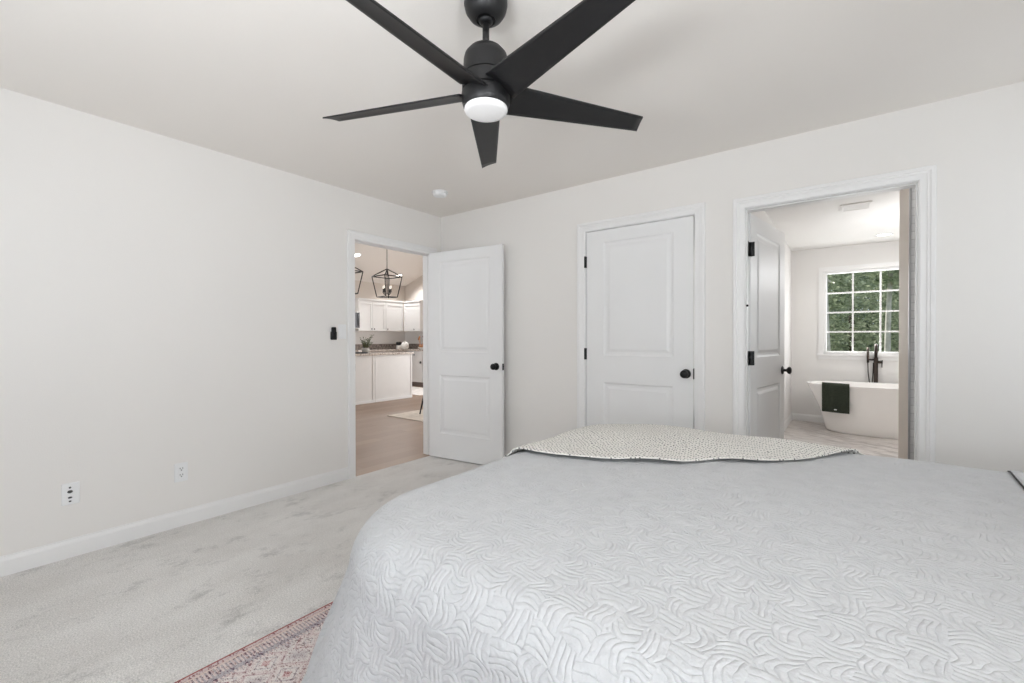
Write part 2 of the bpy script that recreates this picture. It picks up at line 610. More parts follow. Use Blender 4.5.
    def build(s, name, mat, parent=None, loc=None, uv=None):
        me = bpy.data.meshes.new(name)
        vs = s.v
        if loc is not None:
            vs = [(v[0] - loc[0], v[1] - loc[1], v[2] - loc[2]) for v in vs]
        me.from_pydata(vs, [], s.f)
        if any(s.sm):
            me.polygons.foreach_set('use_smooth', s.sm)
        if uv is not None:
            layer = me.uv_layers.new(name='UVMap')
            li = np.zeros(len(me.loops), dtype=np.int32)
            me.loops.foreach_get('vertex_index', li)
            layer.data.foreach_set('uv', np.asarray(uv, dtype=np.float32)[li].ravel())
        me.update()
        me.materials.append(mat)
        o = bpy.data.objects.new(name, me)
        COL.objects.link(o)
        if loc is not None:
            o.location = loc
        if parent:
            o.parent = parent
        return o


def structure(o, label=None):
    o['kind'] = 'structure'
    if label:
        o['label'] = label
    return o


def tag(o, label, cat, group=None, kind=None):
    o['label'] = label
    o['category'] = cat
    if group:
        o['group'] = group
    if kind:
        o['kind'] = kind
    return o


def empty(name, loc, label=None, cat=None, group=None, rz=0):
    o = bpy.data.objects.new(name, None)
    COL.objects.link(o)
    o.location = loc
    o.rotation_euler = (0, 0, rz)
    o.empty_display_size = 0.1
    if label:
        tag(o, label, cat, group)
    return o


def autosmooth(o, ang=35):
    o.data.polygons.foreach_set('use_smooth', [True] * len(o.data.polygons))
    o.data.set_sharp_from_angle(angle=math.radians(ang))
    return o


def wall_with_holes(name, mat, axis, p0, p1, u0, u1, z0, z1, holes):
    """wall slab between p0 and p1 on `axis`, spanning u0..u1 and z0..z1, with (ua, ub, za, zb) openings"""
    m = MB()
    us = sorted({u0, u1, *[h[0] for h in holes], *[h[1] for h in holes]})
    zs = sorted({z0, z1, *[h[2] for h in holes], *[h[3] for h in holes]})
    solid = [[not any(h[0] <= (us[i] + us[i + 1]) / 2 <= h[1] and h[2] <= (zs[j] + zs[j + 1]) / 2 <= h[3] for h in holes)
              for j in range(len(zs) - 1)] for i in range(len(us) - 1)]
    P = lambda u, z, p: (p, u, z) if axis == 0 else (u, p, z)
    idx, vs, fs = {}, [], []

    def V(u, z, p):
        k = (u, z, p)
        if k not in idx:
            idx[k] = len(vs); vs.append(P(u, z, p))
        return idx[k]
    for i in range(len(us) - 1):
        for j in range(len(zs) - 1):
            if not solid[i][j]:
                continue
            a, b, c, d = us[i], us[i + 1], zs[j], zs[j + 1]
            for p, fl in ((p0, 0), (p1, 1)):
                q = [V(a, c, p), V(b, c, p), V(b, d, p), V(a, d, p)]
                fs.append(q if fl else q[::-1])
            for (di, dj, e) in ((-1, 0, ((a, c), (a, d))), (1, 0, ((b, c), (b, d))), (0, -1, ((a, c), (b, c))), (0, 1, ((a, d), (b, d)))):
                ii, jj = i + di, j + dj
                if 0 <= ii < len(us) - 1 and 0 <= jj < len(zs) - 1 and solid[ii][jj]:
                    continue
                fs.append([V(*e[0], p0), V(*e[1], p0), V(*e[1], p1), V(*e[0], p1)])
    m.add(vs, fs)
    o = m.build(name, mat)
    import bmesh
    bm = bmesh.new(); bm.from_mesh(o.data)
    bmesh.ops.recalc_face_normals(bm, faces=bm.faces)
    bm.to_mesh(o.data); bm.free()
    return structure(o)


CASING = [(0.0, 0.0), (0.0, 0.010), (0.006, 0.013), (0.030, 0.013), (0.034, 0.017), (0.044, 0.017), (0.048, 0.021),
          (0.064, 0.021), (0.068, 0.018), (0.068, 0.0)]
BASE = [(0.0, 0.0), (0.013, 0.0), (0.013, 0.076), (0.009, 0.088), (0.005, 0.094), (0.005, 0.100), (0.0, 0.100)]


def casing(name, to3, u0, u1, zt, k=1.0):
    """mitred door casing; to3(u, z, n) -> 3d"""
    prof = [(d * k, n) for d, n in CASING]
    vs, fs = [], []
    path = [lambda d: (u0 - d, 0.0), lambda d: (u0 - d, zt + d), lambda d: (u1 + d, zt + d), lambda d: (u1 + d, 0.0)]
    for p in path:
        for d, n in prof:
            u, z = p(d)
            vs.append(to3(u, z, n))
    m = len(prof)
    for i in range(3):
        for j in range(m):
            j2 = (j + 1) % m
            fs.append((i * m + j, i * m + j2, (i + 1) * m + j2, (i + 1) * m + j))
    return structure(MB().add(vs, fs).build(name, M['trim']))


def baseboard(name, runs):
    """runs: list of (p0, p1, normal) in plan"""
    m = MB()
    for a, b, n in runs:
        vs = []
        for p in (a, b):
            for d, z in BASE:
                vs.append((p[0] + n[0] * d, p[1] + n[1] * d, z))
        k = len(BASE)
        fs = [(j, (j + 1) % k, k + (j + 1) % k, k + j) for j in range(k)] + [tuple(range(k)), tuple(range(2 * k - 1, k - 1, -1))]
        m.add(vs, fs)
    return structure(m.build(name, M['trim']))


def panel_door(name, W, Hd, T, mat, xs, zs):
    """two-panel moulded door leaf: local x 0..W from the hinge, y 0..T thickness, z 0..Hd.
    xs=(x0,x1) panel sides; zs=[(z0,z1),...]"""
    m = MB()
    cx = [0, xs[0], xs[1], W]
    cz = [0] + [z for p in zs for z in p] + [Hd]
    for face in (0, 1):
        yb = 0 if face == 0 else T
        s = 1 if face == 0 else -1
        Y = lambda d: yb + s * d
        for i in range(3):
            for j in range(len(cz) - 1):
                a, b, c, d = cx[i], cx[i + 1], cz[j], cz[j + 1]
                if i == 1 and j % 2 == 1:
                    loops = [(0, 0), (0.006, 0.005), (0.014, 0.008), (0.030, 0.008), (0.050, 0.002), (0.052, 0.002)]
                    vs = []
                    for off, dep in loops:
                        vs += [(a + off, Y(dep), c + off), (b - off, Y(dep), c + off), (b - off, Y(dep), d - off), (a + off, Y(dep), d - off)]
                    fs = []
                    for k in range(len(loops) - 1):
                        for e in range(4):
                            e2 = (e + 1) % 4
                            fs.append((k * 4 + e, k * 4 + e2, k * 4 + 4 + e2, k * 4 + 4 + e))
                    fs.append(tuple(len(vs) - 4 + e for e in range(4)))
                    if face:
                        fs = [f[::-1] for f in fs]
                    m.add(vs, fs)
                else:
                    q = [(a, yb, c), (b, yb, c), (b, yb, d), (a, yb, d)]
                    m.add(q, [(0, 1, 2, 3)] if face == 0 else [(3, 2, 1, 0)])
    e = [(0, 0, 0), (W, 0, 0), (W, 0, Hd), (0, 0, Hd), (0, T, 0), (W, T, 0), (W, T, Hd), (0, T, Hd)]
    m.add(e, [(0, 4, 5, 1), (1, 5, 6, 2), (2, 6, 7, 3), (3, 7, 4, 0)])
    return m.build(name, mat)


KNOB = [(0.0, 0.0), (0.033, 0.0), (0.033, 0.004), (0.028, 0.009), (0.012, 0.011), (0.010, 0.028), (0.016, 0.034), (0.026, 0.042),
        (0.029, 0.050), (0.027, 0.058), (0.018, 0.064), (0.0, 0.066)]


def knob(parent, x, z, y, sgn, label='matte black knob'):
    """knob on a door leaf (local axes), standing off along sgn * y"""
    mtx = Matrix.Rotation(PI / 2 if sgn < 0 else -PI / 2, 3, 'X')
    o = MB().lathe(KNOB, (x, y, z), 24, mtx).build('knob', M['black'], parent)
    o['label'] = label
    return autosmooth(o, 40)


# ================================================================== SETTING
WT = 0.12   # wall thickness
# door openings
ED = (-1.02, -0.140, 2.035)          # entry doorway in the left wall (y0, y1, head)
CD = (1.668, 2.521, 2.05)            # closet doorway in the back wall (x0, x1, head)
BD = (2.833, 3.679, 2.035)           # bathroom doorway in the back wall

structure(MB().box((0, RY, -0.1), (RX, 0, 0)).build('floor', M['carpet']))
structure(MB().box((-WT, RY - WT, H), (RX + WT, WT, H + 0.15)).build('ceiling', M['ceiling']))
wall_with_holes('wall_left', M['wall'], 0, -WT, 0, RY, WT, 0, H, [(ED[0], ED[1], -0.01, ED[2])])
wall_with_holes('wall_back', M['wall'], 1, 0, WT, 0, RX, 0, H, [(CD[0], CD[1], -0.01, CD[2]), (BD[0], BD[1], -0.01, BD[2])])
wall_with_holes('wall_front', M['wall'], 1, RY - WT, RY, -WT, RX + WT, 0, H, [(a, b, 0.7, 2.2) for a, b in FRONT_WINDOWS])
wall_with_holes('wall_right', M['wall'], 0, RX, RX + WT, RY, WT, 0, H, [(SIDE_WINDOW[0], SIDE_WINDOW[1], 0.7, 2.2), (ADDED_CORNER_WINDOW[0], ADDED_CORNER_WINDOW[1], 0.7, 2.2)])

# door casings
casing('trim_1', lambda u, z, n: (n, u, z), ED[0], ED[1], ED[2])
casing('trim_2', lambda u, z, n: (u, -n, z), CD[0], CD[1], CD[2])
casing('trim_3', lambda u, z, n: (u, -n, z), BD[0], BD[1], BD[2])


def jamb(name, axis, a, b, zt, p0, p1, stop0, stop1):
    """lining of a doorway with its stop strip"""
    m = MB()
    t = 0.003
    P = (lambda u, p, z: (p, u, z)) if axis == 0 else (lambda u, p, z: (u, p, z))
    m.box(P(a, p0, 0), P(a + t, p1, zt)); m.box(P(b - t, p0, 0), P(b, p1, zt)); m.box(P(a, p0, zt - t), P(b, p1, zt))
    s = 0.009
    m.box(P(a + t, stop0, 0), P(a + s, stop1, zt - t)); m.box(P(b - s, stop0, 0), P(b - t, stop1, zt - t))
    m.box(P(a + s, stop0, zt - s), P(b - s, stop1, zt - t))
    return structure(m.build(name, M['trim']))


j1 = jamb('trim_4', 0, ED[0], ED[1], ED[2], -WT, 0, -0.075, -0.045)
jamb('trim_5', 1, CD[0], CD[1], CD[2], 0, WT, 0.05, 0.08)
j3 = jamb('trim_6', 1, BD[0], BD[1], BD[2], 0, WT, 0.03, 0.062)
sp = MB().rbox((-0.022, ED[0] + 0.004, 0.905), (-0.001, ED[0] + 0.009, 0.965), 0.001).build('strike_plate', M['black'], j1)
sp['label'] = 'black strike plate on the jamb'

baseboard('baseboard_left', [((0, RY), (0, ED[0] - 0.068), (1, 0)), ((0, ED[1] + 0.068), (0, 0), (1, 0))])
baseboard('baseboard_back', [((0.014, 0), (CD[0] - 0.068, 0), (0, -1)), ((CD[1] + 0.068, 0), (BD[0] - 0.068, 0), (0, -1)), ((BD[1] + 0.068, 0), (RX, 0), (0, -1))])
baseboard('baseboard_front', [((0, RY), (RX, RY), (0, 1))])
baseboard('baseboard_right', [((RX, RY), (RX, 0), (-1, 0))])


def window_unit(name, axis, a, b, z0, z1, p, cols, rows, side, glass=True, sill=True, cw=0.06):
    """frame, muntins, sill, casing and pane of one window. p: plane of the inner wall face, side: +1 when outdoors is +axis"""
    P = (lambda u, q, z: (p + q * side, u, z)) if axis == 0 else (lambda u, q, z: (u, p + q * side, z))
    fr = MB()
    t = 0.035
    fr.box(P(a, 0.02, z0), P(a + t, 0.11, z1)); fr.box(P(b - t, 0.02, z0), P(b, 0.11, z1))
    fr.box(P(a + t, 0.02, z0), P(b - t, 0.11, z0 + t)); fr.box(P(a + t, 0.02, z1 - t), P(b - t, 0.11, z1))
    root = structure(fr.build(name, M['trim']))
    mu = MB()
    for i in range(1, cols):
        u = a + t + (b - a - 2 * t) * i / cols
        mu.box(P(u - 0.010, 0.06, z0 + t), P(u + 0.010, 0.085, z1 - t))
    for j in range(1, rows):
        z = z0 + t + (z1 - z0 - 2 * t) * j / rows
        mu.box(P(a + t, 0.061, z - 0.010), P(b - t, 0.084, z + 0.010))
    mu.build('muntin_grid', M['trim'], root)
    cs = MB()
    cs.box(P(a - cw, -0.018, z0 - 0.0), P(a, 0.0, z1 + cw)); cs.box(P(b, -0.018, z0), P(b + cw, 0.0, z1 + cw))
    cs.box(P(a, -0.018, z1), P(b, 0.0, z1 + cw))
    cs.build('window_casing', M['trim'], root)
    if sill:
        si = MB()
        si.box(P(a - cw - 0.02, -0.04, z0 - 0.025), P(b + cw + 0.02, 0.02, z0))
        si.box(P(a - cw, -0.016, z0 - 0.075), P(b + cw, 0.0, z0 - 0.025))
        si.build('window_sill', M['trim'], root)
    if glass:
        MB().box(P(a + t, 0.071, z0 + t), P(b - t, 0.075, z1 - t)).build('pane', M['glass'], root)
    return root


for i, (a, b) in enumerate(FRONT_WINDOWS):
    window_unit('window_%d' % (i + 2), 1, a, b, 0.7, 2.2, RY, 2, 2, -1)
window_unit('window_4', 0, SIDE_WINDOW[0], SIDE_WINDOW[1], 0.7, 2.2, RX, 2, 2, 1)
window_unit('window_5', 0, ADDED_CORNER_WINDOW[0], ADDED_CORNER_WINDOW[1], 0.7, 2.2, RX, 2, 2, 1)  # out of view, put in for extra light along the back wall

# ------------------------------------------------------------------ doors
d1 = panel_door('door_1', 0.862, 2.025, 0.035, M['door'], (0.135, 0.735), [(0.24, 0.815), (1.04, 1.925)])
structure(d1)
d1.location = (0.022, -0.187, 0.012)
d1.rotation_euler = (0, 0, math.radians(6.0))
knob(d1, 0.80, 0.918, 0.0, -1)
knob(d1, 0.80, 0.918, 0.035, 1)
lp = MB().rbox((0.861, 0.004, 0.885), (0.8645, 0.031, 0.945), 0.001)
o = lp.build('latch_plate', M['black'], d1); o['label'] = 'black latch plate on the door edge'
for z in (0.2, 1.05, 1.80):
    hg = MB().lathe([(0.0, 0), (0.007, 0), (0.007, 0.09), (0.0, 0.09)], (-0.009, 0.042, z), 12)
    hg.rbox((-0.004, 0.004, z), (0.0, 0.036, z + 0.09), 0.001)
    hg.build('hinge', M['black'], d1)

d2 = panel_door('door_2', CD[1] - CD[0] - 0.020, 2.03, 0.035, M['door'], (0.150, 0.695), [(0.23, 0.825), (1.038, 1.935)])
structure(d2)
d2.location = (CD[0] + 0.008, 0.004, 0.012)
knob(d2, 0.785, 0.922, 0.0, -1)
for z in (0.25, 1.002, 1.745):
    hg = MB().lathe([(0.0, 0), (0.0085, 0), (0.0085, 0.092), (0.0, 0.092)], (-0.008, -0.010, z), 12)
    hg.rbox((-0.008, -0.0015, z), (0.004, 0.0, z + 0.092), 0.0005)
    hg.build('hinge', M['black'], d2)
o = MB().rbox((CD[1] - CD[0] - 0.0212, -0.002, 0.885), (CD[1] - CD[0] - 0.0165, 0.02, 0.96), 0.001).build('latch_plate', M['black'], d2)
o['label'] = 'black latch plate at the door edge'

d3 = panel_door('door_3', 0.83, 2.015, 0.035, M['door'], (0.135, 0.70), [(0.23, 0.825), (1.038, 1.905)])
structure(d3)
d3.location = (BD[0] + 0.016, 0.118, 0.012)
d3.rotation_euler = (0, 0, math.radians(82.0))
knob(d3, 0.765, 0.918, 0.0, -1)
knob(d3, 0.765, 0.918, 0.035, 1)
# butt hinges of the bathroom door, screwed to the jamb
for zc in (0.25, 1.05, 1.785):
    hg = MB().rbox((BD[0] + 0.0055, 0.066, zc - 0.048), (BD[0] + 0.009, 0.118, zc + 0.048), 0.001)
    hg.lathe([(0.0, -0.048), (0.008, -0.048), (0.008, 0.048), (0.0, 0.048)], (BD[0] + 0.014, 0.122, zc), 12)
    hg.rbox((BD[0] + 0.011, 0.116, zc - 0.048), (BD[0] + 0.040, 0.1195, zc + 0.048), 0.001)
    hg.build('hinge', M['black'], j3)
MB().lathe([(0.0, 0), (0.007, 0), (0.007, 0.012), (0.0, 0.014)], (BD[0] + 0.006, 0.02, 1.40), 12, Matrix.Rotation(PI / 2, 3, 'Y')).build('bumper', M['black'], j3)

# closet behind door 2
structure(MB().box((0.0, WT + 0.6, 0), (2.60, WT + 0.68, H)).build('wall_closet', M['wall']))

# ================================================================== BATHROOM shell
BX0, BX1, BY1 = 2.715, 5.3, 4.35
BH = 2.44
structure(MB().box((BX0 - 0.1, 0.0, -0.1), (BX1, BY1, 0.0)).build('floor_bath', M['bathtile']))
structure(MB().box((BX0 - 0.1, WT, BH), (BX1 + 0.1, BY1 + WT, BH + 0.15)).build('ceiling_bath', M['bathwall']))
structure(MB().box((BX0 - 0.1, WT, 0), (BX0, BY1 + WT, BH)).build('wall_bath_left', M['bathwall']))
structure(MB().box((BX1, WT, 0), (BX1 + 0.1, BY1 + WT, BH)).build('wall_bath_right', M['bathwall']))
structure(MB().box((RX, 0.0, 0), (BX1 + 0.1, WT, BH)).build('wall_bath_front', M['bathwall']))
BW = (3.095, 4.335, 0.965, 2.115)
wall_with_holes('wall_bath_back', M['bathwall'], 1, BY1, BY1 + WT, BX0, BX1, 0, BH, [BW])
win = window_unit('window_1', 1, BW[0], BW[1], BW[2], BW[3], BY1, 4, 4, 1, cw=0.055)
baseboard('baseboard_bath', [((BX0, WT), (BX0, BY1), (1, 0)), ((BX0, BY1), (BX1, BY1), (0, -1))])
# shower partition just inside the bathroom, painted end, tiled front
structure(MB().box((3.722, 0.915, 0), (BX1, 1.80, BH)).build('wall_shower', plain('beige_paint', (0.66, 0.60, 0.54, 1), 0.6, var=0.01)))
structure(MB().box((3.724, 0.900, 0), (BX1, 0.9149, BH)).build('wall_shower_tile', M['walltile']))
structure(MB().box((3.712, 0.896, 0), (3.7235, 0.918, BH)).build('trim_7', plain('grey_tile_edge', (0.45, 0.45, 0.46, 1), 0.3, 0.4)))

# ================================================================== KITCHEN / LIVING shell
KX0, KX1, KY0, KY1 = -6.33, -WT, -3.5, 4.75
structure(MB().box((KX0, KY0, -0.1), (0.0, KY1, -0.001)).build('floor_kitchen', M['planks']))
KT = 4.3


def gable(name, y0, y1, holes):
    o = wall_with_holes(name, M['kwall'], 1, y0, y1, KX0, KX1, 0, KT, holes)
    return o


structure(MB().box((KX0 - WT, KY0 - WT, 0), (KX0, KY1 + WT, 2.75)).build('wall_kitchen_west', M['kwall']))
gable('wall_kitchen_north', KY1, KY1 + WT, [(-3.0, -1.0, 0.1, 2.3)])
gable('wall_kitchen_south', KY0 - WT, KY0, [(-5.3, -1.5, 0.3, 2.6)])
structure(MB().box((KX1, WT, 0), (KX1 + 0.1, KY1 + WT, KT)).build('wall_kitchen_east', M['kwall']))
structure(MB().box((KX1 - 0.001, KY0, 2.46), (KX1 + 0.1, WT, KT)).build('wall_kitchen_east_upper', M['kwall']))
# sloped ceiling: 2.62 at the west wall rising to the ridge
RIDGE = (-2.2, 4.05)
slope = (RIDGE[1] - 2.62) / (RIDGE[0] - KX0)
kz = lambda x: 2.62 + slope * (x - KX0)
m = MB()
y0, y1 = KY0 - WT, KY1 + WT
vs = []
for y in (y0, y1):
    vs += [(KX0 - WT, y, kz(KX0 - WT)), (RIDGE[0], y, RIDGE[1]), (KX1 + 0.1, y, RIDGE[1] - 0.35),
           (KX1 + 0.1, y, RIDGE[1] - 0.15), (RIDGE[0], y, RIDGE[1] + 0.2), (KX0 - WT, y, kz(KX0 - WT) + 0.2)]
m.add(vs, [(i, (i + 1) % 6, 6 + (i + 1) % 6, 6 + i) for i in range(6)] + [(5, 4, 3, 2, 1, 0), (6, 7, 8, 9, 10, 11)])
structure(m.build('ceiling_kitchen', M['kceil']))

# ================================================================== OUTDOORS
structure(MB().box((-12, 4.9, -0.5), (22, 40, -0.45)).build('ground', M['lawn']))
rng = np.random.default_rng(4)


def leaves_mesh(n, center, radii, size, mat, name, parent=None, shell=0.55, flat=0.0):
    d = rng.normal(size=(n, 3))
    d /= np.linalg.norm(d, axis=1)[:, None]
    rad = shell + (1 - shell) * rng.random(n) ** 0.6
    c = d * rad[:, None] * np.array(radii) + np.array(center)
    c += rng.normal(size=(n, 3)) * 0.05
    a = rng.normal(size=(n, 3)); a[:, 2] *= 0.4; a /= np.linalg.norm(a, axis=1)[:, None]
    b = np.cross(a, rng.normal(size=(n, 3))); b /= np.linalg.norm(b, axis=1)[:, None]
    s = size * (0.6 + 0.8 * rng.random(n))[:, None]
    V = np.stack([c - a * s, c + b * s * 0.45, c + a * s, c - b * s * 0.45], 1).reshape(-1, 3)
    me = bpy.data.meshes.new(name)
    me.vertices.add(n * 4); me.vertices.foreach_set('co', V.ravel())
    me.loops.add(n * 4); me.loops.foreach_set('vertex_index', np.arange(n * 4))
    me.polygons.add(n); me.polygons.foreach_set('loop_start', np.arange(0, n * 4, 4))
    me.polygons.foreach_set('loop_total', np.full(n, 4))
    me.update(calc_edges=True)
    me.materials.append(mat)
    o = bpy.data.objects.new(name, me)
    COL.objects.link(o)
    if parent:
        o.parent = parent
    return o


def tree(x, y, h, tr, bark, leaf, crown_z, radii, n, size, label):
    t = empty('tree', (x, y, -0.46), label, 'tree', 'trees outside the bathroom window')
    pts, rr = [], []
    for k in range(9):
        f = k / 8
        pts.append((0.10 * math.sin(3 * f + x), 0.08 * math.sin(4 * f + y), h * f))
        rr.append(tr * (1 - 0.7 * f))
    tk = MB().tube(pts, rr, 10)
    rb = min(radii[:2])
    for k in range(5):
        a = 2.4 * k + x
        z = h * (0.45 + 0.09 * k)
        tk.tube([(0, 0, z), (0.4 * rb * math.cos(a), 0.4 * rb * math.sin(a), z + 0.4), (0.8 * rb * math.cos(a), 0.8 * rb * math.sin(a), z + 0.6)], [tr * 0.35, tr * 0.22, tr * 0.08], 6)
    tk.build('trunk', bark, t)
    leaves_mesh(n, (0, 0, crown_z), radii, size, leaf, 'foliage', t)
    return t


tree(3.035, 9.4, 6.5, 0.075, M['palebark'], M['leaf'][1], 4.9, (1.0, 0.8, 1.6), 2400, 0.10, 'pale slender trunk tree at the left edge of the bathroom window')
tree(2.93, 11.6, 7.0, 0.10, M['bark'], M['leaf'][0], 4.3, (1.1, 0.9, 2.3), 2600, 0.10, 'dark trunk tree just behind the pale trunk at the window left edge')
tree(4.37, 13.5, 7.0, 0.085, M['palebark'], M['leaf'][0], 4.9, (1.2, 0.9, 2.0), 2600, 0.10, 'pale slender trunk tree in the right column of the bathroom window')
tree(3.55, 16.2, 7.5, 0.11, M['bark'], M['leaf'][1], 3.4, (2.3, 1.5, 2.6), 12000, 0.075, 'bushy light green tree in the middle of the bathroom window')
tree(6.2, 19.2, 8.0, 0.13, M['bark'], M['leaf'][0], 3.2, (2.3, 1.5, 3.2), 10000, 0.09, 'bushy tree behind the pale trunk on the window right side')
tree(1.4, 19.2, 8.0, 0.13, M['bark'], M['leaf'][2], 3.2, (2.3, 1.5, 3.3), 10000, 0.09, 'dark bushy tree beyond the left edge of the bathroom window')
tree(3.6, 24.3, 9.0, 0.15, M['bark'], M['leaf'][2], 3.9, (5.6, 1.8, 5.0), 26000, 0.14, 'tall deep green tree farthest from the bathroom window')
tag(leaves_mesh(6000, (3.6, 12.55, -0.05), (3.0, 0.22, 0.75), 0.07, M['leaf'][0], 'undergrowth', shell=0.2),
    'bright low leafy undergrowth below the trees outside the window', 'undergrowth', kind='stuff')

tag(leaves_mesh(11000, (3.6, 21.6, 0.9), (5.5, 0.25, 2.0), 0.11, M['leaf'][2], 'undergrowth', shell=0.15),
    'dense dark green undergrowth far behind the tree trunks outside the window', 'undergrowth', kind='stuff')

# ================================================================== BED
BXF, BXH = 2.135, 4.25          # foot and head ends of the made-up bed
BYN, BYF = -2.63, -0.71         # near and far long sides
ZT = 0.685
RB, RC = 0.12, 0.26             # edge bend radius and plan corner radius


def drape(U, V, off=0.0, flare=0.055, fold=0.016):
    """cloth point (u, v) laid flat over the bed -> 3d position; off lifts along the surface normal"""
    hd = BXH + 0.6                       # no turned-down edge at the headboard end
    cx, cy = (BXF + hd) / 2, (BYN + BYF) / 2
    hx, hy = (hd - BXF) / 2 - RB, (BYF - BYN) / 2 - RB
    px, py = U - cx, V - cy
    qx, qy = np.abs(px) - (hx - RC), np.abs(py) - (hy - RC)
    ox, oy = np.maximum(qx, 0), np.maximum(qy, 0)
    ol = np.hypot(ox, oy)
    s = ol + np.minimum(np.maximum(qx, qy), 0) - RC
    safe = np.maximum(ol, 1e-9)
    inside_x = qx > qy
    nx = np.where(ol > 1e-9, ox / safe, np.where(inside_x, 1.0, 0.0)) * np.sign(px)
    ny = np.where(ol > 1e-9, oy / safe, np.where(inside_x, 0.0, 1.0)) * np.sign(py)
    arc = RB * PI / 2
    th = np.clip(s / RB, 0, PI / 2)
    t = np.maximum(s - arc, 0)
    d = np.where(s > 0, s, 0)
    bx, by = U - nx * d, V - ny * d          # closest core point
    per = np.where(np.abs(nx) > np.abs(ny), V, U)
    tt = t / 0.55
    corner = (2 * np.abs(nx * ny))
    out = (RB + off) * np.sin(th) + flare * tt + corner * 0.15 * tt + fold * tt * (np.sin(per * 11.0) + 0.5 * np.sin(per * 23 + 1.0))
    zz = ZT - RB * (1 - np.cos(th)) - t + off * np.cos(th)
    # soft unevenness of the made-up top
    zz = zz + np.where(s < 0, 1, np.cos(th)) * (0.004 * np.sin(U * 5.1 + 0.6) * np.sin(V * 4.3) + 0.0025 * np.sin(U * 13 + V * 9) + 0.008 * np.clip(-s, 0, 0.5))
    return np.stack([bx + nx * out, by + ny * out, zz], -1), s


def rrect_prism(x0, x1, y0, y1, z0, z1, rc, e, n=10):
    m = MB()
    rings = []
    for ins, z in ((e, z0), (e * 0.3, z0 + e * 0.3), (0, z0 + e), (0, z1 - e), (e * 0.3, z1 - e * 0.3), (e, z1)):
        ring_ = []
        for cx, cy, a0 in ((x1 - rc, y1 - rc, 0), (x0 + rc, y1 - rc, 90), (x0 + rc, y0 + rc, 180), (x1 - rc, y0 + rc, 270)):
            for k in range(n):
                a = math.radians(a0 + 90 * k / (n - 1))
                ring_.append((cx + (rc - ins) * math.cos(a), cy + (rc - ins) * math.sin(a), z))
        rings.append(ring_)
    N = len(rings[0])
    vs = [v for r_ in rings for v in r_]
    fs = [(i * N + k, i * N + (k + 1) % N, (i + 1) * N + (k + 1) % N, (i + 1) * N + k) for i in range(5) for k in range(N)]
    fs += [tuple(range(N - 1, -1, -1)), tuple(5 * N + k for k in range(N))]
    return m.add(vs, fs, False)


bed = empty('bed', ((BXF + BXH) / 2, (BYN + BYF) / 2, 0), 'king size bed under the grey quilt', 'bed')
bl = bed.location
L3 = lambda x, y, z: (x - bl.x, y - bl.y, z)
autosmooth(rrect_prism(BXF + 0.075 - bl.x, BXH + 0.02 - bl.x, BYN + 0.075 - bl.y, BYF - 0.075 - bl.y, 0.39, 0.655, 0.28, 0.05).build('mattress', M['mattress'], bed), 50)
autosmooth(rrect_prism(BXF + 0.08 - bl.x, BXH + 0.01 - bl.x, BYN + 0.08 - bl.y, BYF - 0.08 - bl.y, 0.17, 0.389, 0.26, 0.015).build('box_spring', M['mattress'], bed), 50)
for x in (BXF + 0.22, BXH - 0.1):
    for y in (BYN + 0.14, BYF - 0.14):
        MB().lathe([(0.0, 0.010), (0.022, 0.010), (0.028, 0.17), (0.0, 0.17)], L3(x, y, 0), 12).build('leg', M['black'], bed)

DROP = 0.66
us = np.arange(BXF + RB - DROP, BXH - 0.03, 0.0125)
vs_ = np.arange(BYN + RB - DROP, BYF - RB + DROP, 0.0125)
U, V = np.meshgrid(us, vs_, indexing='ij')
P, s = drape(U, V)
mask = (s < DROP - 0.03)
fm = mask[:-1, :-1] & mask[1:, :-1] & mask[:-1, 1:] & mask[1:, 1:]
q = MB().grid(P, True, fm)
qo = q.build('quilt', M['quilt'], uv=np.stack([U, V], -1).reshape(-1, 2))
import bmesh
bm = bmesh.new(); bm.from_mesh(qo.data)
bmesh.ops.delete(bm, geom=[v for v in bm.verts if not v.link_faces], context='VERTS')
bm.to_mesh(qo.data); bm.free()
so = qo.modifiers.new('thickness', 'SOLIDIFY'); so.thickness = 0.008; so.offset = -1
tag(qo, 'pale grey quilt with stitched arcs hanging over the sides of the bed', 'quilt')

# woven throw laid corner-wise across the far foot corner
A = np.array([2.16, -1.715]); B = np.array([3.40, -0.80])
e = (B - A) / np.linalg.norm(B - A)
pr = np.array([-e[1], e[0]])
LT = np.linalg.norm(B - A)
aa = np.arange(-0.34, LT + 0.34, 0.0125)
bb = np.arange(0.0, 1.02, 0.0125)
AA, BB = np.meshgrid(aa, bb, indexing='ij')
tA = np.clip(AA / LT, -0.2, 1.2)
hem = -0.20 * np.sin(np.clip(tA, 0, 1) * PI) ** 0.8 + 0.012 * np.sin(AA * 9.0) + 0.006 * np.sin(AA * 23 + 1)
fade = np.exp(-BB / 0.35)
TU = A[0] + e[0] * AA + pr[0] * (BB + hem * fade)
TV = A[1] + e[1] * AA + pr[1] * (BB + hem * fade)
P, s = drape(TU, TV, off=0.006)
rip = 0.003 * (1 + np.sin(AA * 14 + 3 * BB)) + 0.003 * (1 + np.sin(BB * 17 + AA * 4))
lift = 0.004 * (0.5 + 0.5 * np.sin(AA * 21 + 0.8)) * np.exp(-BB / 0.05)
P[..., 2] += np.where(s < 0.05, rip + lift + 0.010 * np.exp(-((BB - 0.35) / 0.2) ** 2), 0)
tm = s[:-1, :-1] < 0.50
th = MB().grid(P, True, tm)
to = th.build('throw_blanket', M['throw'], uv=np.stack([AA, BB], -1).reshape(-1, 2))
bm = bmesh.new(); bm.from_mesh(to.data)
bmesh.ops.delete(bm, geom=[v for v in bm.verts if not v.link_faces], context='VERTS')
bm.to_mesh(to.data); bm.free()
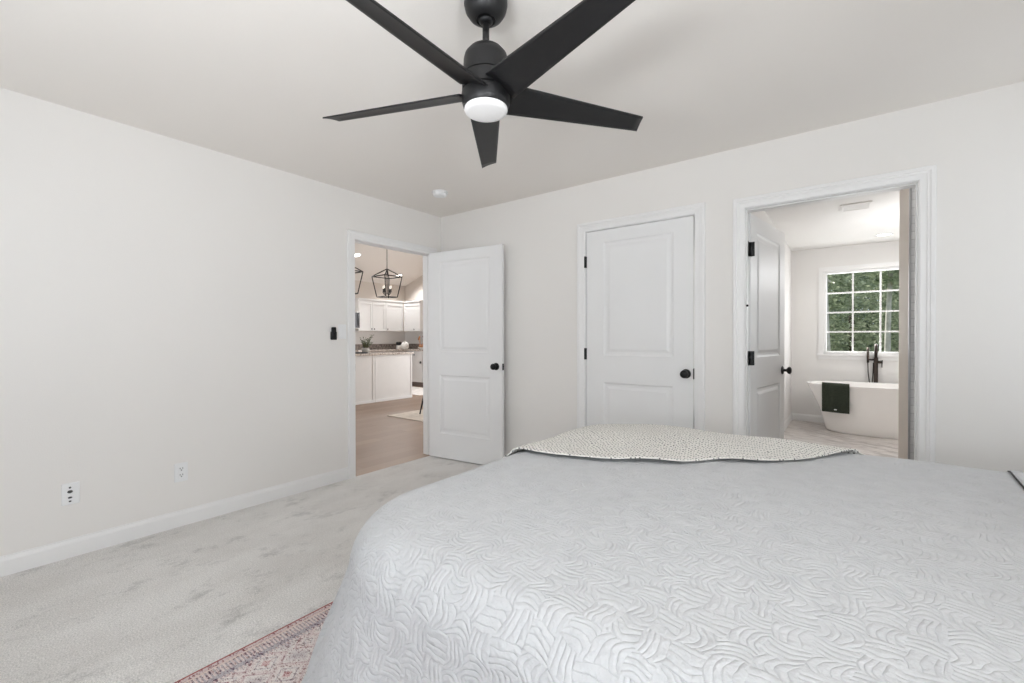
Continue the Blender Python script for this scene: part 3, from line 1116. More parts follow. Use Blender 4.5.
so = to.modifiers.new('thickness', 'SOLIDIFY'); so.thickness = 0.005; so.offset = 1
tag(to, 'cream and charcoal flecked woven throw across the far corner of the quilt', 'throw blanket')

# pillow sham at the head, only its piped corner shows
pil = empty('pillow', (4.098, -1.205, ZT + 0.012), 'grey pillow sham with dark piping at the head of the quilt', 'pillow', rz=math.radians(-5))
n = 40
X, Y = np.meshgrid(np.linspace(-0.27, 0.27, n), np.linspace(-0.40, 0.40, n), indexing='ij')
ex, ey = np.clip(1 - (np.abs(X) / 0.21) ** 3, 0, 1), np.clip(1 - (np.abs(Y) / 0.34) ** 3, 0, 1)
hgt = 0.13 * np.sqrt(ex * ey)
PC, PA = (4.098, -1.205, ZT + 0.012), math.radians(-5)


def on_bed(x, y, h):
    """sham-local point lying h above the quilt"""
    wx, wy = PC[0] + x * math.cos(PA) - y * math.sin(PA), PC[1] + x * math.sin(PA) + y * math.cos(PA)
    P_, _s = drape(np.asarray(wx, float), np.asarray(wy, float), off=0.0)
    return np.stack([x + 0 * wx, y + 0 * wy, P_[..., 2] - PC[2] + h], -1)


top = on_bed(X, Y, 0.008 + hgt)
bot = on_bed(X, Y, 0.003 + 0 * X)
pb = MB().grid(top, True)
pb.add(bot.reshape(-1, 3).tolist(), [tuple(f[::-1]) for f in pb.f], True)
rim = [(i, 0) for i in range(n)] + [(n - 1, j) for j in range(1, n)] + [(i, n - 1) for i in range(n - 2, -1, -1)] + [(0, j) for j in range(n - 2, 0, -1)]
ri = [i * n + j for i, j in rim]
pb.add([], [])
for k in range(len(ri)):
    k2 = (k + 1) % len(ri)
    pb.f.append((ri[k], ri[k2], ri[k2] + n * n, ri[k] + n * n)); pb.sm.append(False)
uvp = np.concatenate([np.stack([X, Y], -1).reshape(-1, 2)] * 2) + 7
pb.build('sham_cover', M['quilt'], pil, uv=uvp)
pp = MB()
c = [(-0.272, -0.402), (0.272, -0.402), (0.272, 0.402), (-0.272, 0.402), (-0.272, -0.402)]
pts = []
for k in range(4):
    for f in np.linspace(0, 1, 14, endpoint=False):
        pts.append(tuple(on_bed(c[k][0] * (1 - f) + c[k + 1][0] * f, c[k][1] * (1 - f) + c[k + 1][1] * f, 0.006)))
pts.append(pts[0])
pp.tube(pts, 0.0028, 8)
o = pp.build('piping', plain('charcoal_piping', (0.03, 0.03, 0.035, 1), 0.7), pil); o['label'] = 'charcoal piping'

# rug
rg = MB().rbox((0, 0, 0.001), (2.35, 2.95, 0.0085), 0.003).build('area_rug', M['rug'])
rg.location = (1.535, -3.72, 0)
tag(rg, 'faded red and cream oriental rug on the carpet under the bed', 'rug')

# ================================================================== CEILING FAN
FX, FY = 2.3085, -1.997
fan = empty('ceiling_fan', (FX, FY, 0), 'matte black five blade ceiling fan with a white light', 'ceiling fan')
o = MB().lathe([(0.0, 2.44), (0.076, 2.44), (0.079, 2.43), (0.080, 2.412), (0.075, 2.390), (0.062, 2.370), (0.046, 2.359), (0.036, 2.356), (0.033, 2.362), (0.0, 2.366)][::-1], (0, 0, 0), 40).build('canopy', M['fanblack'], fan)
autosmooth(o, 45)
ball = MB().lathe([(0.0, 2.340), (0.014, 2.341), (0.026, 2.350), (0.029, 2.362), (0.0, 2.372)], (0, 0, 0), 24).build('hanger_ball', M['black'], fan)
MB().lathe([(0.0, 2.2470), (0.0125, 2.2470), (0.0125, 2.345), (0.0, 2.345)], (0, 0, 0), 20).build('downrod', M['fanblack'], fan)
o = MB().lathe([(0.0, 2.2670), (0.018, 2.2670), (0.022, 2.2580), (0.040, 2.2540), (0.062, 2.2440), (0.077, 2.2260), (0.082, 2.2070), (0.083, 2.1500), (0.080, 2.1480), (0.0, 2.1480)][::-1], (0, 0, 0), 40).build('motor_housing', M['fanblack'], fan)
autosmooth(o, 45)
o = MB().lathe([(0.0, 2.1470), (0.078, 2.1470), (0.078, 2.1440), (0.087, 2.1430), (0.088, 2.0940), (0.080, 2.0920), (0.080, 2.0890), (0.0, 2.0890)][::-1], (0, 0, 0), 40).build('blade_hub', M['fanblack'], fan)
autosmooth(o, 40)
o = MB().lathe([(0.0, 2.0880), (0.089, 2.0880), (0.090, 2.0770), (0.088, 2.0520), (0.083, 2.0370), (0.079, 2.0330), (0.074, 2.0360), (0.0, 2.0380)][::-1], (0, 0, 0), 40).build('light_housing', M['fanblack'], fan)
autosmooth(o, 45)
o = MB().lathe([(0.0, 2.0375), (0.0785, 2.0355), (0.0798, 2.0265), (0.076, 2.0185), (0.064, 2.0150), (0.0, 2.0135)][::-1], (0, 0, 0), 40).build('light_diffuser', M['diffuser'], fan)
o['label'] = 'white frosted light'
autosmooth(o, 50)


def blade_bm(a0):
    """one tapered, pitched and slightly cambered blade from hub to tip"""
    R0, R1 = 0.078, 0.673
    ns, nc = 18, 9
    T = 0.006
    pts_t, pts_b = [], []
    for i in range(ns):
        f = i / (ns - 1)
        wl = 0.072 - 0.032 * f          # half width towards +tangential (low edge)
        wt = 0.060 - 0.024 * f
        pitch = math.radians(20 - 5 * f)
        rowt, rowb = [], []
        for j in range(nc):
            g = j / (nc - 1)
            c = -wt + (wl + wt) * g
            r = R0 + (R1 - R0) * f
            if i == ns - 1:
                r += 0.022 * (g - 0.5)   # slanted tip
            if f < 0.08:
                r += 0.0
            cam_ = 0.004 * (1 - (2 * g - 1) ** 2)
            y = c * math.cos(pitch)
            z = -c * math.sin(pitch) + cam_ * 0.8
            rowt.append((r, y, z + T / 2)); rowb.append((r, y, z - T / 2))
        pts_t.append(rowt); pts_b.append(rowb)
    m = MB()
    Pt, Pb = np.array(pts_t), np.array(pts_b)
    m.grid(Pt, True)
    n0 = len(m.v)
    fb = [tuple(i + n0 for i in f[::-1]) for f in list(m.f)]
    m.v += [tuple(v) for v in Pb.reshape(-1, 3)]
    m.f += fb; m.sm += [True] * len(fb)
    ring = [(i, 0) for i in range(ns)] + [(ns - 1, j) for j in range(1, nc)] + [(i, nc - 1) for i in range(ns - 2, -1, -1)] + [(0, j) for j in range(nc - 2, 0, -1)]
    ids = [i * nc + j for i, j in ring]
    for k in range(len(ids)):
        a, b = ids[k], ids[(k + 1) % len(ids)]
        m.f.append((a, a + n0, b + n0, b)); m.sm.append(False)
    return m


BLADE_A0 = YAW + PI / 2 + math.radians(1.8)
bm0 = blade_bm(0)
for k in range(5):
    o = bm0.build('blade', M['fanblack'], fan) if k == 0 else o.copy()
    if k:
        COL.objects.link(o)
    o.location = (0, 0, 2.086)
    o.rotation_euler = (0, 0, BLADE_A0 + k * 2 * PI / 5)

# smoke detector
sd = empty('smoke_detector', (0.581, -0.572, H), 'round white smoke detector on the ceiling near the room corner', 'smoke detector')
MB().lathe([(0.0, -0.012), (0.066, -0.012), (0.068, -0.008), (0.068, 0.0), (0.0, 0.0)], (0, 0, 0), 32).build('base', M['plastic'], sd)
MB().lathe([(0.0, -0.040), (0.040, -0.039), (0.056, -0.034), (0.061, -0.024), (0.061, -0.0125), (0.0, -0.0125)], (0, 0, 0), 32).build('cover', M['plastic'], sd)
MB().lathe([(0.0, -0.043), (0.008, -0.043), (0.008, -0.040), (0.0, -0.040)], (0.02, -0.012, 0), 12).build('test_button', M['plastic'], sd)

# ================================================================== WALL PLATES
op = empty('cable_plate', (0, -2.772, 0.345), 'white wall plate with a row of dark ports, farther from the doorway', 'wall plate')
MB().rbox((0, -0.036, -0.059), (0.007, 0.036, 0.059), 0.003).build('plate', M['plastic'], op)
for z, ry, rz_ in ((0.034, 0.005, 0.005), (0.012, 0.011, 0.008), (-0.020, 0.009, 0.005), (-0.040, 0.006, 0.004)):
    m = MB().lathe([(0.0, 0.0), (1.0, 0.0), (1.0, 0.0015), (0.0, 0.0015)], (0, 0, 0), 16, Matrix.Rotation(PI / 2, 3, 'Y'))
    m.v = [(0.0069 + v[0], v[1] * ry - 0.003, v[2] * rz_ + z) for v in m.v]
    m.build('port', M['slot'], op)
ou = empty('electrical_outlet', (0, -2.269, 0.341), 'white duplex electrical outlet nearer the doorway', 'outlet')
MB().rbox((0, -0.036, -0.059), (0.006, 0.036, 0.059), 0.0025).build('cover_plate', M['plastic'], ou)
for zc in (0.020, -0.020):
    rc = MB().rbox((0.0058, -0.017, zc - 0.0145), (0.009, 0.017, zc + 0.0145), 0.0015).build('receptacle', M['plastic'], ou)
    sl = MB()
    for yy in (-0.007, 0.007):
        sl.box((0.0088, yy - 0.0017, zc + 0.001), (0.0096, yy + 0.0017, zc + 0.010))
    sl.lathe([(0.0, 0), (0.0038, 0), (0.0038, 0.0008), (0.0, 0.0008)], (0.0088, 0, zc - 0.006), 10, Matrix.Rotation(PI / 2, 3, 'Y'))
    sl.build('slots', M['slot'], rc)
sw = empty('light_switch', (0, -1.137, 1.245), 'white light switch plate beside the open doorway', 'light switch')
MB().rbox((0, -0.036, -0.060), (0.006, 0.036, 0.060), 0.0025).build('cover_plate', M['plastic'], sw)
MB().rbox((0.0058, -0.016, -0.033), (0.010, 0.016, 0.033), 0.002).build('rocker', M['plastic'], sw)
rm = empty('remote_control', (0, -1.218, 1.240), 'small black remote control in its holder on the left wall', 'remote control')
MB().rbox((0, -0.027, -0.064), (0.016, 0.027, 0.004), 0.005).build('holder', M['black'], rm)
MB().rbox((0.003, -0.021, -0.050), (0.021, 0.019, 0.040), 0.006).build('handset', M['black'], rm)
for z in (0.024, 0.004):
    MB().lathe([(0.0, 0), (0.008, 0), (0.007, 0.002), (0.0, 0.002)], (0.0205, 0, z), 14, Matrix.Rotation(PI / 2, 3, 'Y')).build('button', M['black'], rm)

# ================================================================== BATHROOM THINGS
# freestanding tub: superellipse rings
TCX, TCY, TLX, TLY = 3.755, 3.86, 0.82, 0.37
tub = empty('bathtub', (TCX, TCY, 0), 'white freestanding bathtub under the window', 'bathtub')


def ring(a, b, z, n=64, p=2.5):
    out = []
    for k in range(n):
        t = 2 * PI * k / n
        c_, s_ = math.cos(t), math.sin(t)
        out.append((a * math.copysign(abs(c_) ** (2 / p), c_), b * math.copysign(abs(s_) ** (2 / p), s_), z))
    return out


rings = [(0.0, 0.0, 0.003), (0.60, 0.27, 0.003), (0.615, 0.28, 0.02), (0.64, 0.295, 0.12), (0.69, 0.315, 0.30), (0.765, 0.345, 0.48), (0.812, 0.365, 0.575),
         (0.822, 0.371, 0.592), (0.820, 0.370, 0.602), (0.808, 0.360, 0.605), (0.785, 0.340, 0.600), (0.772, 0.330, 0.57), (0.70, 0.30, 0.40), (0.60, 0.25, 0.18), (0.5, 0.2, 0.13), (0.0, 0.0, 0.12)]
m = MB()
vs, fs = [], []
for a, b, z in rings:
    vs += ring(max(a, 1e-4), max(b, 1e-4), z)
for i in range(len(rings) - 1):
    for k in range(64):
        k2 = (k + 1) % 64
        fs.append((i * 64 + k, i * 64 + k2, (i + 1) * 64 + k2, (i + 1) * 64 + k))
m.add(vs, fs, True)
o = m.build('shell', M['tub'], tub); autosmooth(o, 50)
MB().lathe([(0.0, 0.135), (0.03, 0.135), (0.03, 0.138), (0.0, 0.139)], (0, 0, 0), 20).build('drain', M['bronze'], tub)

# towel over the front rim
n1, n2 = 34, 22
sx = np.linspace(3.112, 3.388, n2)


def front_y(x, z):
    zz = [r[2] for r in rings[1:8]]; aa_ = [r[0] for r in rings[1:8]]; bb_ = [r[1] for r in rings[1:8]]
    a = np.interp(z, zz, aa_); b = np.interp(z, zz, bb_)
    t = np.clip(np.abs((x - TCX) / a), 0, 0.995)
    return TCY - b * (1 - t ** 2.5) ** (1 / 2.5)


rows = []
for f in np.linspace(0, 1, n1):
    L = f * 0.62
    if L < 0.345:                       # front flap, from the bottom up
        z = 0.262 + L
        yy = front_y(sx, z) - 0.014
        zz = np.full(n2, z)
        # hang straight below the belly of the rim
        yy = np.minimum(yy, front_y(sx, 0.60) - 0.012 + 0.10 * (0.60 - z))
    elif L < 0.43:
        a_ = (L - 0.345) / 0.085
        yy = front_y(sx, 0.60) - 0.014 + a_ * 0.075
        zz = np.full(n2, 0.611 + 0.012 * math.sin(a_ * PI))
    else:
        d = L - 0.43
        yy = front_y(sx, 0.60) + 0.068 + 0.55 * d
        zz = np.full(n2, 0.611 - d)
    yy = yy + 0.003 * np.sin(sx * 60) - 0.003
    rows.append(np.stack([sx, yy, zz], -1))
tw = empty('towel', (3.25, 3.55, 0.6), 'dark green towel folded over the front rim of the bathtub', 'towel')
tg = MB().grid(np.array(rows) - np.array([3.25, 3.55, 0.6]), True)
o = tg.build('cloth', M['towel'], tw)
so = o.modifiers.new('thickness', 'SOLIDIFY'); so.thickness = 0.010; so.offset = 0
P0 = np.array(rows)[2] - np.array([3.25, 3.55, 0.6])
mlab = MB().rbox((-0.014, P0[11, 1] - 0.012, P0[11, 2] - 0.006), (0.014, P0[11, 1] - 0.007, P0[11, 2] + 0.006), 0.001).build('care_tag', M['plastic'], tw)
mlab['label'] = 'small white tag at the hem'

# floor standing tub filler behind the tub
tf = empty('tub_filler', (3.664, 4.285, 0), 'dark bronze floor standing tub faucet with hand shower behind the bathtub', 'tub faucet')
MB().lathe([(0.0, 0.001), (0.045, 0.001), (0.045, 0.012), (0.03, 0.016), (0.0, 0.016)], (0, 0, 0), 24).build('base_plate', M['bronze'], tf)
MB().rbox((-0.022, -0.022, 0.014), (0.022, 0.022, 0.93), 0.004).build('column', M['bronze'], tf)
pts = [(0, 0, 0.92), (0, 0, 1.04)] + [(-0.0, -0.055 + 0.055 * math.cos(a), 1.04 + 0.055 * math.sin(a)) for a in np.linspace(0.3, PI, 8)] + [(0, -0.11, 0.99)]
MB().tube(pts, 0.017, 14).build('spout', M['bronze'], tf)
m = MB().tube([(0.02, 0, 0.87), (0.060, 0, 0.87)], 0.020, 14)
m.tube([(0.062, 0, 0.87), (0.068, 0, 0.87)], 0.026, 14)
m.tube([(0.060, 0, 0.865), (0.062, 0, 0.80)], 0.006, 8)
m.build('lever', M['bronze'], tf)
hs = MB().tube([(-0.082, 0, 0.86), (-0.082, 0, 1.06)], 0.013, 14)
hs.build('hand_shower', M['bronze'], tf)
MB().tube([(-0.02, 0, 0.90), (-0.085, 0, 0.90)], 0.011, 10).build('cradle', M['bronze'], tf)
hz = [(-0.082, 0, 0.86), (-0.080, 0.002, 0.74), (-0.068, 0.004, 0.62), (-0.052, 0.004, 0.56), (-0.036, 0.004, 0.60), (-0.028, 0.002, 0.74), (-0.026, 0, 0.86)]
sm_ = []
for i in range(len(hz) - 1):
    for f in np.linspace(0, 1, 5, endpoint=False):
        g = f * f * (3 - 2 * f) * 0.5 + f * 0.5
        sm_.append(tuple(hz[i][k] * (1 - g) + hz[i + 1][k] * g for k in range(3)))
MB().tube(sm_ + [hz[-1]], 0.006, 8).build('hose', M['bronze'], tf)

# exhaust vent
ev = empty('ceiling_vent', (3.43, 2.10, BH), 'white slotted exhaust vent on the bathroom ceiling', 'vent')
m = MB()
for a, b in (((-0.115, -0.125), (0.115, -0.108)), ((-0.115, 0.108), (0.115, 0.125)), ((-0.115, -0.108), (-0.098, 0.108)), ((0.098, -0.108), (0.115, 0.108))):
    m.box((a[0], a[1], -0.012), (b[0], b[1], 0.0))
m.build('frame', M['bathwall'], ev)
g = MB()
for k in range(9):
    y = -0.096 + k * 0.024
    g.box((-0.098, y - 0.009, -0.010), (0.098, y + 0.009, -0.006))
g.box((-0.098, -0.108, -0.003), (0.098, 0.108, -0.0005))
g.build('grille', M['bathwall'], ev)


def recessed(loc, label, power, tilt=0.0, col=(1, 0.985, 0.965), r=0.075, kind_group=None):
    rl = empty('recessed_light', loc, label, 'recessed light', kind_group)
    rl.rotation_euler = (0, tilt, 0)
    MB().lathe([(r * 0.86, -0.004), (r, -0.008), (r * 1.15, -0.006), (r * 1.2, -0.001), (r * 0.86, -0.001)], (0, 0, 0), 32, caps=False).build('trim_ring', M['plastic'], rl)
    MB().lathe([(0.0, -0.0035), (r * 0.86, -0.0035), (r * 0.86, -0.001), (0.0, -0.001)], (0, 0, 0), 32).build('lens', M['glow'], rl)
    ld = bpy.data.lights.new('recessed_lamp', 'SPOT')
    ld.energy = power; ld.color = col; ld.spot_size = math.radians(150); ld.spot_blend = 0.6; ld.shadow_soft_size = 0.05
    lo = bpy.data.objects.new('recessed_lamp', ld)
    COL.objects.link(lo)
    lo.parent = rl
    lo.location = (0, 0, -0.02)
    return rl


recessed((3.716, 3.789, BH), 'glowing recessed light in the bathroom ceiling', 12)

# ================================================================== KITCHEN THINGS
PX = -3.65                        # peninsula face plane


def cab_panel(m, to3, u0, u1, z0, z1, d=0.018, rail=0.06):
    """shaker front: recessed field inside a raised frame; to3(u, z, n)"""
    def bx(ua, ub, za, zb, n0, n1):
        p, q = to3(ua, za, n0), to3(ub, zb, n1)
        m.box(p, q)
    bx(u0, u0 + rail, z0, z1, 0, d); bx(u1 - rail, u1, z0, z1, 0, d)
    bx(u0 + rail, u1 - rail, z0, z0 + rail, 0, d); bx(u0 + rail, u1 - rail, z1 - rail, z1, 0, d)
    bx(u0 + rail, u1 - rail, z0 + rail, z1 - rail, 0, d * 0.45)
    return m


for i, (ya, yb, lab, mt) in enumerate(((0.55, 1.817, 'pale grey cabinet back panel, left section of the kitchen peninsula', 'gcab'),
                                       (1.823, 2.70, 'pale grey cabinet back panel, right end section of the kitchen peninsula', 'gcab'))):
    pc = empty('peninsula_cabinet', (PX, (ya + yb) / 2, 0), lab, 'cabinet', 'peninsula cabinets')
    hw = (yb - ya) / 2
    MB().box((-0.6, -hw, 0.0), (0, hw, 0.874)).build('carcass', M[mt], pc)
    m = MB()
    if i == 0:
        m.box((0.0, hw - 0.045, 0.05), (0.008, hw, 0.874))
    else:
        MB().box((0.0, -hw, 0.05), (0.008, -hw + 0.03, 0.874)).build('corner_stile', M[mt], pc); m.box((0.0, hw - 0.03, 0.05), (0.008, hw, 0.874))
    m.build('corner_stile', M[mt], pc)
    MB().box((0.0, -hw, 0.0), (0.012, hw, 0.05)).build('base_moulding', M['cab'], pc)
ct = MB().rbox((PX - 0.64, 0.50, 0.876), (PX + 0.055, 2.72, 0.914), 0.004).build('countertop', M['granite'])
tag(ct, 'pale speckled granite worktop on the kitchen peninsula', 'countertop')

# back runs: base cabinets, worktop and upstand
WF, NF = -5.72, 4.14
CT = MB()
CT.rbox((KX0, 2.85, 0.876), (WF + 0.03, KY1, 0.914), 0.003)
CT.rbox((WF + 0.03, NF - 0.03, 0.876), (-4.1, KY1, 0.914), 0.003)
bt = CT.build('countertop', M['granite'])
tag(bt, 'granite worktop along the back walls of the kitchen', 'countertop')
up = MB().box((KX0 + 0.001, 2.85, 0.915), (KX0 + 0.022, KY1, 1.045)).box((KX0 + 0.022, KY1 - 0.022, 0.915), (-4.1, KY1 - 0.001, 1.045)).build('upstand', M['darkgranite'], bt)
up['label'] = 'taupe granite upstand'


structure(MB().box((KX0 + 0.0005, 2.85, 1.046), (KX0 + 0.010, KY1 - 0.0005, 1.371)).box((KX0 + 0.010, KY1 - 0.010, 1.046), (-4.1, KY1 - 0.0005, 1.371)).build('wall_backsplash', M['bathwall']))


def base_cabinet(x0, x1, label, drawers=True):
    bc = empty('base_cabinet', ((x0 + x1) / 2, NF, 0), label, 'cabinet', 'base cabinets on the back wall')
    hw = (x1 - x0) / 2
    MB().box((-hw, 0.0, 0.105), (hw, KY1 - NF - 0.002, 0.875)).build('carcass', M['cab'], bc)
    MB().box((-hw, 0.06, 0.0), (hw, KY1 - NF - 0.002, 0.105)).build('toe_kick', M['toe'], bc)
    dr = cab_panel(MB(), lambda u, z, n: (u, -n, z), -hw + 0.004, hw - 0.004, 0.69, 0.865, rail=0.04).build('drawer', M['cab'], bc)
    MB().lathe([(0.0, 0), (0.007, 0), (0.006, 0.012), (0.017, 0.018), (0.017, 0.026), (0.0, 0.029)], (0, -0.018, 0.78), 14, Matrix.Rotation(PI / 2, 3, 'X')).build('knob', M['black'], dr)
    dd = cab_panel(MB(), lambda u, z, n: (u, -n, z), -hw + 0.004, hw - 0.004, 0.11, 0.68).build('door', M['cab'], bc)
    MB().lathe([(0.0, 0), (0.010, 0), (0.008, 0.014), (0.028, 0.02), (0.028, 0.032), (0.0, 0.036)], (hw - 0.045, -0.018, 0.60), 14, Matrix.Rotation(PI / 2, 3, 'X')).build('knob', M['black'], dd)
    return bc


base_cabinet(-5.50, -4.935, 'white base cabinet at the end of the peninsula, round dark knob')
base_cabinet(-4.93, -4.35, 'white base cabinet hidden behind the right doorway jamb')


def upper(plane, a, b, ndoors, label, axis):
    zb, zt = 1.372, 2.13
    if axis == 0:
        root = empty('upper_cabinet', (plane, (a + b) / 2, zb), label, 'cabinet', 'upper cabinets')
        to3 = lambda u, z, n: (n, u, z)
        body = ((KX0 - plane + 0.002, -(b - a) / 2 + 0.001, 0), (0, (b - a) / 2 - 0.001, zt - zb))
    else:
        root = empty('upper_cabinet', ((a + b) / 2, plane, zb), label, 'cabinet', 'upper cabinets')
        to3 = lambda u, z, n: (u, -n, z)
        body = ((-(b - a) / 2 + 0.001, 0, 0), ((b - a) / 2 - 0.001, KY1 - plane - 0.002, zt - zb))
    MB().box(*body).build('carcass', M['cab'], root)
    hw = (b - a) / 2
    w_ = (b - a) / ndoors
    for k in range(ndoors):
        u0, u1 = -hw + k * w_ + 0.003, -hw + (k + 1) * w_ - 0.003
        d = cab_panel(MB(), to3, u0, u1, 0.004, zt - zb - 0.045, rail=0.055).build('door', M['cab'], root)
        ku = u1 - 0.035 if (k == 0 and ndoors > 1) else u0 + 0.035
        if ndoors == 1 and axis == 1:
            ku = (u0 + u1) / 2 + 0.10
        m = MB()
        p = to3(ku, 0.05, 0.018)
        mtx = Matrix.Rotation(PI / 2, 3, 'Y') if axis == 0 else Matrix.Rotation(PI / 2, 3, 'X')
        m.lathe([(0.0, 0), (0.006, 0), (0.005, 0.012), (0.015, 0.017), (0.015, 0.025), (0.0, 0.028)], p, 12, mtx)
        m.build('knob', M['black'], d)
    cr = MB()
    if axis == 0:
        cr.box((KX0 - plane + 0.002, -hw, zt - zb), (0.025, hw, zt - zb + 0.03))
    else:
        cr.box((-hw, -0.025, zt - zb), (hw, KY1 - plane - 0.002, zt - zb + 0.03))
    cr.build('crown_strip', M['cab'], root)
    return root


upper(-6.0, 3.055, 3.845, 2, 'white upper cabinet with a pair of doors, beside the microwave', 0)
upper(-6.0, 3.85, 4.392, 1, 'white single door upper cabinet left of the kitchen corner', 0)
upper(4.42, -5.97, -5.33, 1, 'white single door upper cabinet right of the kitchen corner', 1)
mw = empty('microwave', (-5.93, 2.82, 1.42), 'dark fronted microwave at the left end of the upper cabinets', 'microwave')
MB().rbox((-0.395, -0.38, 0.0), (0.0, 0.225, 0.40), 0.006).build('body', M['ceramic'], mw)
MB().rbox((0.0, -0.375, 0.02), (0.018, 0.22, 0.385), 0.004).build('door', M['steel'], mw)
MB().tube([(0.04, 0.17, 0.05), (0.04, 0.17, 0.35)], 0.009, 8).build('handle', M['steel'], mw)

# lantern pendants


def pendant(y, label):
    px = -3.9
    zc = kz(px)
    p = empty('pendant_lantern', (px, y, 0), label, 'pendant light', 'lantern pendants over the peninsula')
    zA, zS, zB = 2.56, 2.405, 2.005
    a, b, r = 0.205, 0.140, 0.0105
    sh = [(a, a, zS), (-a, a, zS), (-a, -a, zS), (a, -a, zS)]
    bo = [(b, b, zB), (-b, b, zB), (-b, -b, zB), (b, -b, zB)]
    m = MB()
    for k in range(4):
        k2 = (k + 1) % 4
        m.tube([(0, 0, zA), sh[k]], r, 6); m.tube([sh[k], bo[k]], r, 6); m.tube([sh[k], sh[k2]], r, 6); m.tube([bo[k], bo[k2]], r, 6)
    m.build('cage', M['black'], p)
    MB().tube([(0, 0, zA), (0, 0, zc - 0.01)], 0.007, 8).build('stem', M['black'], p)
    MB().lathe([(0.0, -0.03), (0.055, -0.025), (0.06, 0.02), (0.0, 0.02)], (0, 0, zc), 20).build('canopy', M['black'], p)
    m = MB().tube([(0, 0, zA), (0, 0, 2.07)], 0.009, 8)
    for k in range(4):
        t = k * PI / 2 + 0.3
        c_, s_ = math.cos(t), math.sin(t)
        m.tube([(0, 0, 2.07), (0.05 * c_, 0.05 * s_, 2.05), (0.085 * c_, 0.085 * s_, 2.075), (0.09 * c_, 0.09 * s_, 2.10)], 0.006, 6)
    for t in (0, PI / 2, PI, 3 * PI / 2):
        m.tube([(0.05 * math.cos(t), 0.05 * math.sin(t), 2.10), (0.05 * math.cos(t), 0.05 * math.sin(t), zS)], 0.005, 6)
    m.build('candelabra', M['black'], p)
    for k in range(4):
        t = k * PI / 2 + 0.3
        cd = MB().lathe([(0.0, 2.10), (0.022, 2.10), (0.022, 2.105), (0.012, 2.106), (0.012, 2.17), (0.0, 2.17)], (0.09 * math.cos(t), 0.09 * math.sin(t), 0), 12).build('candle_sleeve', M['black'], p)
        MB().lathe([(0.0, 2.17), (0.010, 2.175), (0.013, 2.195), (0.006, 2.22), (0.0, 2.235)], (0.09 * math.cos(t), 0.09 * math.sin(t), 0), 12).build('bulb', M['bulb'], cd)
    return p


pendant(2.294, 'black wire lantern pendant seen whole through the doorway')
pendant(1.40, 'black wire lantern pendant cut off by the left jamb of the doorway')

til = -math.atan(slope)


def on_slope(x, y):
    return (x, y, kz(x))


CAMP = np.array([3.37835, -3.25737, 1.18618])


def ray_slope(px_, py_):
    d = np.array(_f) + (px_ - 512) / F_PX * np.array(_r2) + (341.5 - py_) / F_PX * np.array(_u2)
    t = (kz(CAMP[0]) - CAMP[2]) / (d[2] - slope * d[0])
    return CAMP + t * d


for (px_, py_, lb) in ((357, 255, 'glowing recessed light high beside the doorway left jamb'), (399, 275.5, 'glowing recessed light just right of the whole lantern pendant')):
    q_ = ray_slope(px_, py_)
    recessed((q_[0], q_[1], kz(q_[0]) - 0.002), lb, 77, til, r=0.085)

# counter things
pl = empty('potted_plant', (-3.80, 1.73, 0.9145), 'small leafy plant in a grey pot on the peninsula', 'plant')
MB().lathe([(0.0, 0.0), (0.045, 0.0), (0.065, 0.03), (0.070, 0.075), (0.062, 0.10), (0.055, 0.10), (0.055, 0.08), (0.0, 0.08)], (0, 0, 0), 20).build('pot', M['vaseglass'], pl)
m = MB()
R_ = random.Random(3)
for k in range(26):
    a = R_.uniform(0, 2 * PI); ln = R_.uniform(0.10, 0.21); out = R_.uniform(0.02, 0.13)
    if k < 3:
        a, ln, out = PI / 2 + 0.2 * k - 0.2, 0.25, 0.14
    p0 = Vector((0.02 * math.cos(a), 0.02 * math.sin(a), 0.08))
    p2 = Vector((out * math.cos(a), out * math.sin(a), 0.08 + ln))
    m.tube([p0, (p0 + p2) / 2 + Vector((0, 0, 0.02)), p2], 0.0035, 5)
    for j in range(4):
        c0 = p0.lerp(p2, 0.45 + 0.18 * j)
        t = R_.uniform(0, 2 * PI)
        dv = Vector((math.cos(t), math.sin(t), 0.5)).normalized() * 0.042
        sd_ = dv.cross(Vector((0, 0, 1))).normalized() * 0.013
        m.add([c0, c0 + dv * 0.5 + sd_, c0 + dv, c0 + dv * 0.5 - sd_], [(0, 1, 2, 3)])
m.build('foliage', M['herb'], pl)
tr = MB().rbox((-3.98, 1.20, 0.9145), (-3.63, 1.66, 0.940), 0.004).build('serving_tray', M['slot'])
tag(tr, 'flat black tray lying on the peninsula worktop left of the plant', 'tray')


def jar(x, y, prof, lidprof, bm_, lm, name, label, cat):
    j = empty(name, (x, y, 0.9145), label, cat)
    MB().lathe(prof, (0, 0, 0), 20).build('body', M[bm_], j)
    if lidprof:
        MB().lathe(lidprof, (0, 0, 0), 20).build('lid', M[lm], j)
    return j


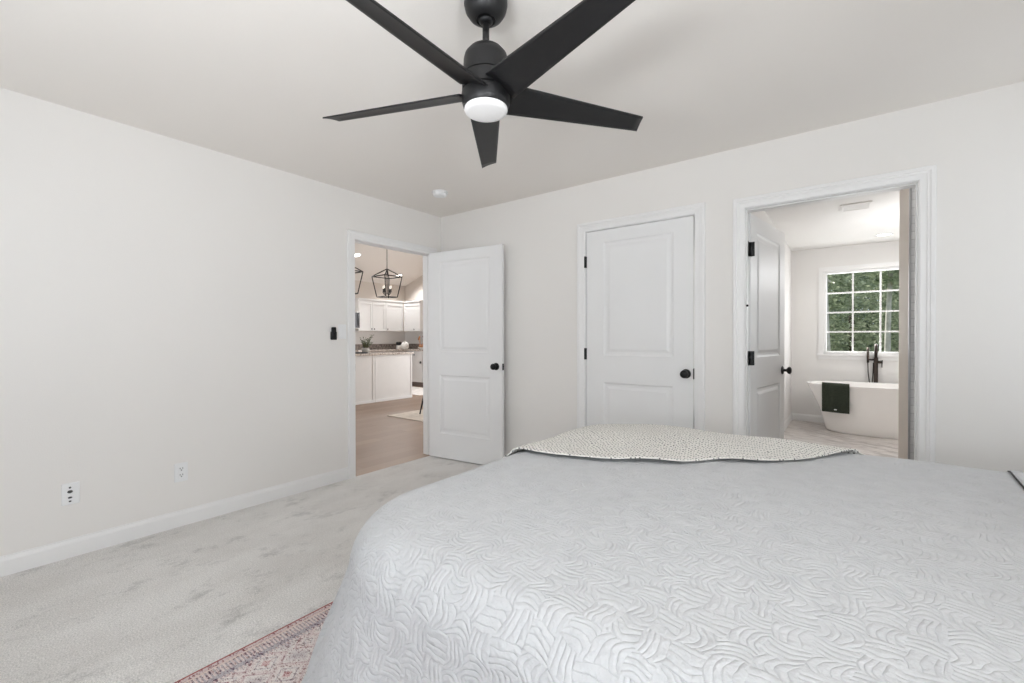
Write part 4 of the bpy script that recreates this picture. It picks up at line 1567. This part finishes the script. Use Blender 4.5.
jar(-5.98, 4.25, [(0.0, 0.0), (0.07, 0.0), (0.075, 0.06), (0.070, 0.10), (0.0, 0.10)], [(0.0, 0.101), (0.074, 0.101), (0.080, 0.15), (0.06, 0.185), (0.0, 0.19)], 'ceramic', 'black', 'canister', 'white canister with a black top on the kitchen back worktop', 'canister')
jar(-5.80, 4.30, [(0.0, 0.0), (0.075, 0.0), (0.10, 0.05), (0.10, 0.11), (0.075, 0.17), (0.0, 0.18)], [(0.0, 0.18), (0.03, 0.182), (0.025, 0.20), (0.0, 0.21)], 'ceramic', 'ceramic', 'ginger_jar', 'rounded white lidded jar beside the black topped canister', 'jar')
ck = jar(-5.26, 4.38, [(0.0, 0.0), (0.06, 0.0), (0.065, 0.12), (0.055, 0.12), (0.05, 0.02), (0.0, 0.02)], None, 'wood', 'wood', 'utensil_crock', 'orange brown crock of wooden spoons by the right doorway jamb', 'crock')
for k, (a, ln) in enumerate(((0.2, 0.26), (1.8, 0.30), (3.4, 0.24), (4.9, 0.28))):
    m = MB().tube([(0.02 * math.cos(a), 0.02 * math.sin(a), 0.03), (0.075 * math.cos(a), 0.075 * math.sin(a), ln)], 0.006, 6)
    m.lathe([(0.0, -0.035), (0.018, -0.02), (0.022, 0.0), (0.015, 0.025), (0.0, 0.035)], (0.08 * math.cos(a), 0.08 * math.sin(a), ln + 0.02), 10)
    m.build('spoon', M['wood'], ck)
jar(-5.05, 4.225, [(0.0, 0.0), (0.05, 0.0), (0.11, 0.05), (0.105, 0.05), (0.05, 0.012), (0.0, 0.012)], None, 'ceramic', 'ceramic', 'bowl', 'shallow white bowl in front of the wooden spoons', 'bowl')

# dining corner: pale rug, chair leg showing at the jamb, painted patch of sun glare by the base cabinets
rr_ = MB().rbox((-2.26, 1.035, 0.0005), (-0.5, 3.4, 0.010), 0.003).build('area_rug', M['palerug'])
tag(rr_, 'cream flatweave rug on the brown plank floor', 'rug')
km = MB().rbox((-5.30, 2.98, 0.0005), (-3.75, 3.98, 0.010), 0.003).build('floor_glare_patch', M['floorglare'])
tag(km, 'painted patch of sun glare on the planks in front of the base cabinets', 'mat')
ch = empty('dining_chair', (-1.70, 1.67, 0.0115), 'black dining chair standing on the cream rug, one leg showing', 'chair')
legs = [(-0.23, -0.27), (0.22, -0.22), (-0.20, 0.22), (0.22, 0.22)]
for lx, ly in legs:
    tx, ty = lx * 0.72, ly * 0.72
    MB().tube([(lx, ly, 0.002), (tx, ty, 0.44)], [0.011, 0.018], 10).build('leg', M['black'], ch)
MB().rbox((-0.22, -0.22, 0.44), (0.22, 0.22, 0.475), 0.012).build('seat', M['black'], ch)
MB().rbox((0.19, -0.20, 0.48), (0.215, 0.20, 0.86), 0.008).build('backrest', M['black'], ch)
